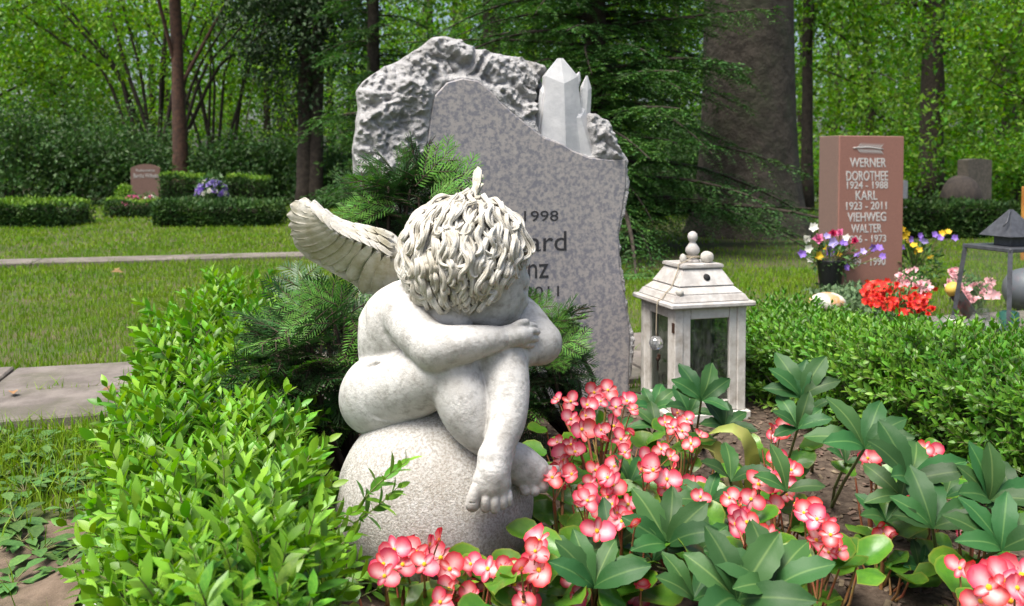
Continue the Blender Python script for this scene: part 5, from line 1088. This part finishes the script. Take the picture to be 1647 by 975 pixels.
# --- left side
hazel('many-stemmed hazel fanning out behind the red-barked pine', 258, 22, 401, 12, .62, 6.5, (-1.6, 0, 4.9), (4.2, 2.2, 2.6), 210)
hazel('slender-stemmed hazel between the red-barked pine and the twin-trunked yew', 352, 23, 402, 7, .4, 6.5, (.2, 0, 5.0), (2.6, 2., 2.3), 120)
tree('pine_tree', 'red-barked pine trunk with one limb rising beside the brown gravestone', 292, 18, .30, 9, m_redbark, m_l1, 403, (.4, 0, 6.3), (2.4, 1.8, 2.4), 110, 44, .3, .12, 6, -.25)
tree('yew_tree', 'dark yew with two black trunks and a hanging crown', 490, 16.5, .30, 7, m_trunk, m_l3, 404, (.0, 0, 4.0), (1.55, 1.4, 2.2), 230, 60, .22, .10, 8, .0, ((.26, .28),))
conifer('hemlock_tree', 'bright feathery hemlock beside the rough grey gravestone', 600, 12.5, .25, 6.5, 1.5, .25, 130, m_l4, 405, tw=.42, lsz=.075)
for k, (px, Y, w, hg, mt, lab) in enumerate(((20, 18.6, 1.3, 2.2, m_l6, 'broad dark shrub at the end of the lawn behind the clipped hedge end'), (110, 18.9, 1.3, 2.3, m_l6, 'broad dark shrub with bare lower twigs on the lawn edge'), (190, 18.4, 1.1, 1.9, m_l6, 'dark shrub rising directly behind the brown gravestone'), (255, 19.5, 1.0, 1.6, m_l6, 'shrub at the foot of the red-barked pine'), (355, 18.5, 1.1, 1.3, m_l6, 'low leafy shrub behind the blue hydrangea'), (430, 18.8, 1.2, 1.5, m_l6, 'low leafy shrub between the hydrangea and the twin-trunked yew'), (545, 17.5, .9, 1.2, m_l6, 'low shrub right beside the twin-trunked yew'))):
    shrub(lab, px, Y, w, hg, mt, 420+k, 110, 46, .10)
# --- behind and right of the stone
tree('maple_tree', 'thin dark maple trunk showing over the rough gravestone peak', 785, 20, .5, 9, m_trunk, m_l1, 406, (0, 0, 5.2), (3.0, 2, 2.8), 150, 46, .32, .13)
tree('maple_tree', 'thin dark maple trunk showing above the quartz crystal', 917, 22, .36, 9, m_trunk, m_l1, 407, (0, 0, 5.0), (2.6, 2, 2.9), 140, 46, .32, .13)
conifer('hemlock_tree', 'wide hemlock whose low boughs sweep in front of the great beech trunk', 955, 8.6, .3, 4.8, 2.45, .2, 260, m_l4, 408, tw=.46, droop=.32, lsz=.055)
r = np.random.default_rng(409); bb = PY(1203, 385, 10.4)*[1, 1, 0]; bt = thing('beech_tree', 'huge grey-brown beech trunk behind the hemlock boughs', 'tree', bb, 'trees around the cemetery lawn')
zz_ = np.linspace(0, 1, 26)**1.3*9; an = np.arange(48)/48*2*math.pi; Vb = []
for z in zz_:
    rad = .56*(1+.42*math.exp(-z*2.2))*(1-.03*z)*(1+.05*np.sin(an*3+1)+.035*np.sin(an*7+z*.7)*math.exp(-z)) + .02*(fbm(np.stack([np.cos(an)*2, np.sin(an)*2, 0*an+z*1.3], -1), 3)-.5); Vb.append(np.stack([bb[0]+rad*np.cos(an)-.01*z, bb[1]+rad*np.sin(an), 0*an+z-.05], 1))
i = np.arange(25)[:, None]*48; j = np.arange(48)[None]; k_ = (j+1) % 48; tbm = MB().add(np.concatenate(Vb), np.stack([i+j, i+k_, i+48+k_, i+48+j], -1).reshape(-1, 4))
V, F, c = leaf_cloud(r, bb+[0, 0, 8.3], (6.5, 5.5, 2.4), 420, 42, .45, .15)  # crown above the view, enlarged and thickened to shade trunk, hemlock and ground
for q in range(8): Vt, Ft = tube(curve(np.array([bb+[0, 0, 5+q*.4], (bb+c[q])/2+[0, 0, 4.5], c[q]]), 8), np.linspace(.18, .03, 8), 7, False); tbm.add(Vt, Ft)
tbm.build('trunk', m_beech, bt); MB().add(V, F).build('crown', m_l1, bt, False)
tree('maple_tree', 'slim maple trunk between the great beech and the red gravestone', 1298, 16, .22, 8, m_trunk, m_l1, 410, (.6, 0, 4.3), (2.3, 1.8, 2.2), 140, 44, .3, .12, 9)
tree('oak_tree', 'straight dark oak trunk behind the long dark hedge', 1497, 21, .56, 10, m_trunk, m_l1, 411, (0, 0, 5.7), (3.6, 2.6, 2.6), 190, 44, .36, .13, 10, .1)
tree('maple_tree', 'grey leaning maple trunk beyond the sandstone gravestone', 1618, 24, .5, 9, m_beech, m_l5, 412, (0, 0, 5.0), (3.2, 2.2, 3.0), 170, 44, .36, .13, 8, .2)
for k, (px, Y, H, lab, mt) in enumerate(((1390, 27, 7, 'light leafy maple filling the gap behind the red gravestone', m_l5), (1560, 29, 7, 'light leafy maple far behind the sandstone gravestone', m_l5), (1085, 24, 7, 'leafy maple glimpsed beside the great beech trunk', m_l1), (690, 27, 7, 'leafy maple far behind the rough gravestone shoulder', m_l5), (110, 27, 8, 'pale leafy maple far behind the broad dark shrubs', m_l5), (430, 29, 8, 'pale leafy maple far behind the twin-trunked yew', m_l5), (860, 30, 8, 'leafy maple far behind the quartz crystal', m_l5), (-40, 23, 8, 'leaning leafy maple at the far lawn corner beyond the clipped hedge end', m_l2), (1700, 19, 6, 'leafy maple at the far side of the varnished grave marker', m_l5))):
    tree('maple_tree', lab, px, Y, .26, H, m_trunk, mt, 430+k, (0, 0, H*.50), (3.4, 2.2, H*.46), 210, 44, .36, .14, 9)
for k, (px, Y, w, hg, lab) in enumerate(((1380, 20, 1.5, 1.5, 'leafy shrub behind the red gravestone'), (1450, 22, 1.5, 1.4, 'leafy shrub at the foot of the straight oak'), (1640, 17, 1.5, 1.6, 'leafy shrub behind the varnished grave marker'), (1150, 16, 1.6, 1.7, 'dark shrub behind the hemlock boughs'), (700, 16, 2., 1.8, 'dark shrub hidden behind the rough gravestone'), (930, 15, 1.8, 1.6, 'dark shrub between the gravestone and the hemlock'))):
    shrub(lab, px, Y, w, hg, m_l6 if k > 2 else m_l1, 450+k, 120, 46, .10)
# --- the far wood, one mass of leaves with gaps
r = np.random.default_rng(470); ncl = 3000; c = np.stack([r.uniform(-36, 36, ncl), r.uniform(34, 54, ncl), r.random(ncl)**1.25*13], 1); T = (c[:, None]+r.normal(0, 1, (ncl, 42, 3))*np.array([.8, .8, .5])).reshape(-1, 3); T[:, 2] = np.maximum(T[:, 2], .1); n = len(T)
V, F = replicate(rh_V, rh_F, frames(r.normal(0, 1, (n, 3)), r.normal(0, .5, (n, 3))+ZZ), T, .3*r.uniform(.6, 1.3, n)); mb = MB().add(V, F, 0)
for q in range(60): x, y_ = r.uniform(-34, 34), r.uniform(38, 50); V, F = tube(np.array([(x, y_, 0), (x+r.normal(0, .3), y_, 7), (x+r.normal(0, .6), y_, 14)]), [r.uniform(.12, .3), .15, .08], 6, False); mb.add(V, F, 1)
kind(tag(mb.build('far_wood', [m_l5, m_trunk], None, False), 'light green wood far beyond the cemetery lawn', 'wood'), 'stuff')
# --- leafy undergrowth carpet under the trees
r = np.random.default_rng(471); n = 26000; T = np.stack([r.uniform(-14, 16, n), r.uniform(17.5, 34, n), r.random(n)**2*.7], 1); T = T[(T[:, 0] < 3) | (T[:, 1] > 19)]; n = len(T); T[:, 2] += .03
V, F = replicate(rh_V, rh_F, frames(r.normal(0, 1, (n, 3))+ZZ*.3, r.normal(0, .5, (n, 3))+ZZ), T, .13*r.uniform(.6, 1.3, n)); kind(tag(MB().add(V, F).build('undergrowth', m_l6, None, False), 'low leafy undergrowth on the woodland floor', 'undergrowth'), 'stuff')
# ------------------------------------------------------------------ grass and weeds
m_grass = M('grass_blade', (.12, .245, .012), .6, (.18, .29, .02), 1.2, 5., transl=.3, island=.35, spec=.3)
def inplot(x, y):
    u, v = x*cA+y*sA, -x*sA+y*cA; return ((u > -.36) & (u < 2.25) & (v < 2.86)) | ((v > 2.9) & (v < 3.78)) | ((v > 7.82) & (v < 8.18))
def grass(r, x, y, hgt, w, lean=.5):
    n = len(x); a = r.uniform(0, 6.283, n); h_ = hgt*r.uniform(.5, 1.25, n); d = np.stack([np.cos(a), np.sin(a), 0*a], 1); b = r.uniform(0, 6.283, n); l = np.stack([np.cos(b), np.sin(b), 0*b], 1)*(h_*lean*r.random(n))[:, None]; p = np.stack([x, y, 0*x], 1); w_ = (w*r.uniform(.7, 1.3, n))[:, None]
    V = np.stack([p-d*w_, p+d*w_, p+l*.35+ZZ*(h_*.6)[:, None]+d*w_*.7, p+l+ZZ*h_[:, None], p+l*.35+ZZ*(h_*.6)[:, None]-d*w_*.7], 1).reshape(-1, 3); o = np.arange(n)[:, None]*5
    return V, [o+np.array([[0, 1, 2, 4]]), o+np.array([[4, 2, 3]])]
r = np.random.default_rng(480); mb = MB()
for (y0, y1, n, hg, w) in ((2.0, 5.2, 110000, .030, .0020), (5.2, 8.5, 80000, .034, .0032), (8.5, 13, 55000, .04, .0055), (13, 21, 40000, .05, .010)):
    y_ = r.uniform(y0, y1, n); x = r.uniform(-.66, .66, n)*y_ - .02*y_
    k = ~inplot(x, y_) & ~((x > .12*y_) & (y_ < 4.6) & (r.random(n) < .3)) & ~((x > .9) & (x < 3.4) & (y_ > 6.8) & (y_ < 13) & (r.random(n) < .75)); pat = vnoise(np.stack([x*1.7, y_*1.7, 0*x], -1)); k &= r.random(n) < .45+.75*pat
    V, F = grass(r, x[k], y_[k], hg, w); mb.add(V, F)
# longer tufts at the path edges
n = 5200; u = r.uniform(-3.2, 2.2, n); v = r.choice([2.88, 3.34, 3.79, 7.80, 8.2], n, p=[.3, .12, .3, .14, .14])+r.normal(0, .025, n); keep = ~((u > -.35) & (v < 2.9)); V, F = grass(r, (u*cA-v*sA)[keep], (u*sA+v*cA)[keep], .055, .0022, .9); mb.add(V, F)
kind(tag(mb.build('grass', m_grass, None, False), 'short mown lawn grass around the graves and paths', 'grass'), 'stuff')
# weedy strip beside the hedge: grass tufts and small broad-leaved weeds
r = np.random.default_rng(481); n = 16000; u = r.uniform(-2.2, -.36, n); v = r.uniform(1.2, 2.9, n); k = r.random(n) < np.clip((v-1.95)*1.6, .015, 1)*(.3+vnoise(np.stack([u*4, v*4, 0*u], -1))); V, F = grass(r, (u*cA-v*sA)[k], (u*sA+v*cA)[k], .075, .002, 1.1)
kind(tag(MB().add(V, F).build('weedy_grass', m_grass, None, False), 'longer weedy grass between the path and the bare dirt', 'grass'), 'stuff')
m_weed = M('weed_leaf', (.065, .15, .035), .5, (.10, .20, .045), 12., transl=.2, obrand=.3); wl = MB().add(*leaf_shape(1, .55, 3, .2, .25, .5)).mesh('leaf', m_weed)
spots = [(40, 800, 1.2), (25, 850, 1.5), (85, 760, 1.1), (60, 900, 1.3), (130, 770, 1.0), (110, 830, .7), (105, 930, .9), (20, 720, 1.2), (170, 745, .9), (145, 795, .8), (70, 720, 1.0), (120, 900, .8), (20, 950, 1.2), (215, 740, .8), (5, 775, 1.2), (60, 775, 1.1), (100, 790, 1.0), (45, 745, 1.1), (150, 720, 1.0), (35, 880, 1.0)]
for q, (x, y_, s_) in enumerate(spots):
    rr = random.Random(500+q); p = G(x, y_); root = thing('weed', 'small broad-leaved weed sprouting from the bare dirt by the path', 'weed', (p[0], p[1], .006), 'weeds on the bare dirt'); mb = MB()
    for k in range(rr.randint(13, 22)):
        a = rr.uniform(0, 6.28); d = np.array([math.cos(a), math.sin(a), rr.uniform(.15, .9)]); L = .04*s_*rr.uniform(.6, 1.2); q0 = p+np.array([0, 0, .012]); q1 = q0+d*rr.uniform(.004, .036)*s_; V, F = tube(np.array([q0, q1]), .0012, 4, False); mb.add(V, F); inst('leaf', wl, root, mat4(frame(d*[1, 1, .5], ZZ-d*.2), q1, L))
    mb.build('stem', m_twig, root)
# fallen leaves on the lawn and slabs
m_fall = M('fallen_leaf', (.26, .15, .06), .8, (.16, .09, .04), 20., obrand=.3); flm = MB().add(*leaf_shape(1, .6, 3, .35, .3, .5)).mesh('fallen_leaf', m_fall)
for q, (x, y_, lab) in enumerate(((178, 448, 'curled brown fallen leaf on the lawn just past the far path'), (188, 444, 'second brown fallen leaf touching the curled one on the lawn'), (400, 500, 'dry fallen leaf on the lawn behind the box hedge'), (165, 648, 'dark withered leaf on the joint of the path slabs'), (22, 655, 'dark withered leaf near the path slab edge'), (270, 545, 'pale dry leaf on the lawn by the hedge shoots'), (310, 548, 'tan dry leaf on the lawn beside the pale one'))):
    p = G(x, y_); o = inst('fallen_leaf', flm, None, mat4(frame(np.array([math.cos(q*2.1), math.sin(q*2.1), .25]), np.array([.2, -.3, 1.])), p+[0, 0, .045], .085 if y_ < 520 else .05)); tag(o, lab, 'leaf', 'fallen leaves')
# bark chips on the soil bed
m_chip = M('bark_chip', (.085, .058, .04), .95, (.16, .12, .085), 30., island=.5); r = np.random.default_rng(490); n = 4200; u = r.uniform(.0, 1.75, n); v = r.uniform(.7, 2.6, n); T = uv2w(u, v, soilz(u+.05, v-.3)+.003); V, F = cbox(1, .45, .16, .05); V, F = replicate(V, F, frames(r.normal(0, 1, (n, 3))*[1, 1, .25], r.normal(0, .25, (n, 3))+ZZ), T, .016*r.uniform(.4, 1.6, n))
kind(tag(MB().add(V, F).build('bark_chips', m_chip, None, False), 'brown bark chips scattered over the grave bed', 'mulch'), 'stuff')
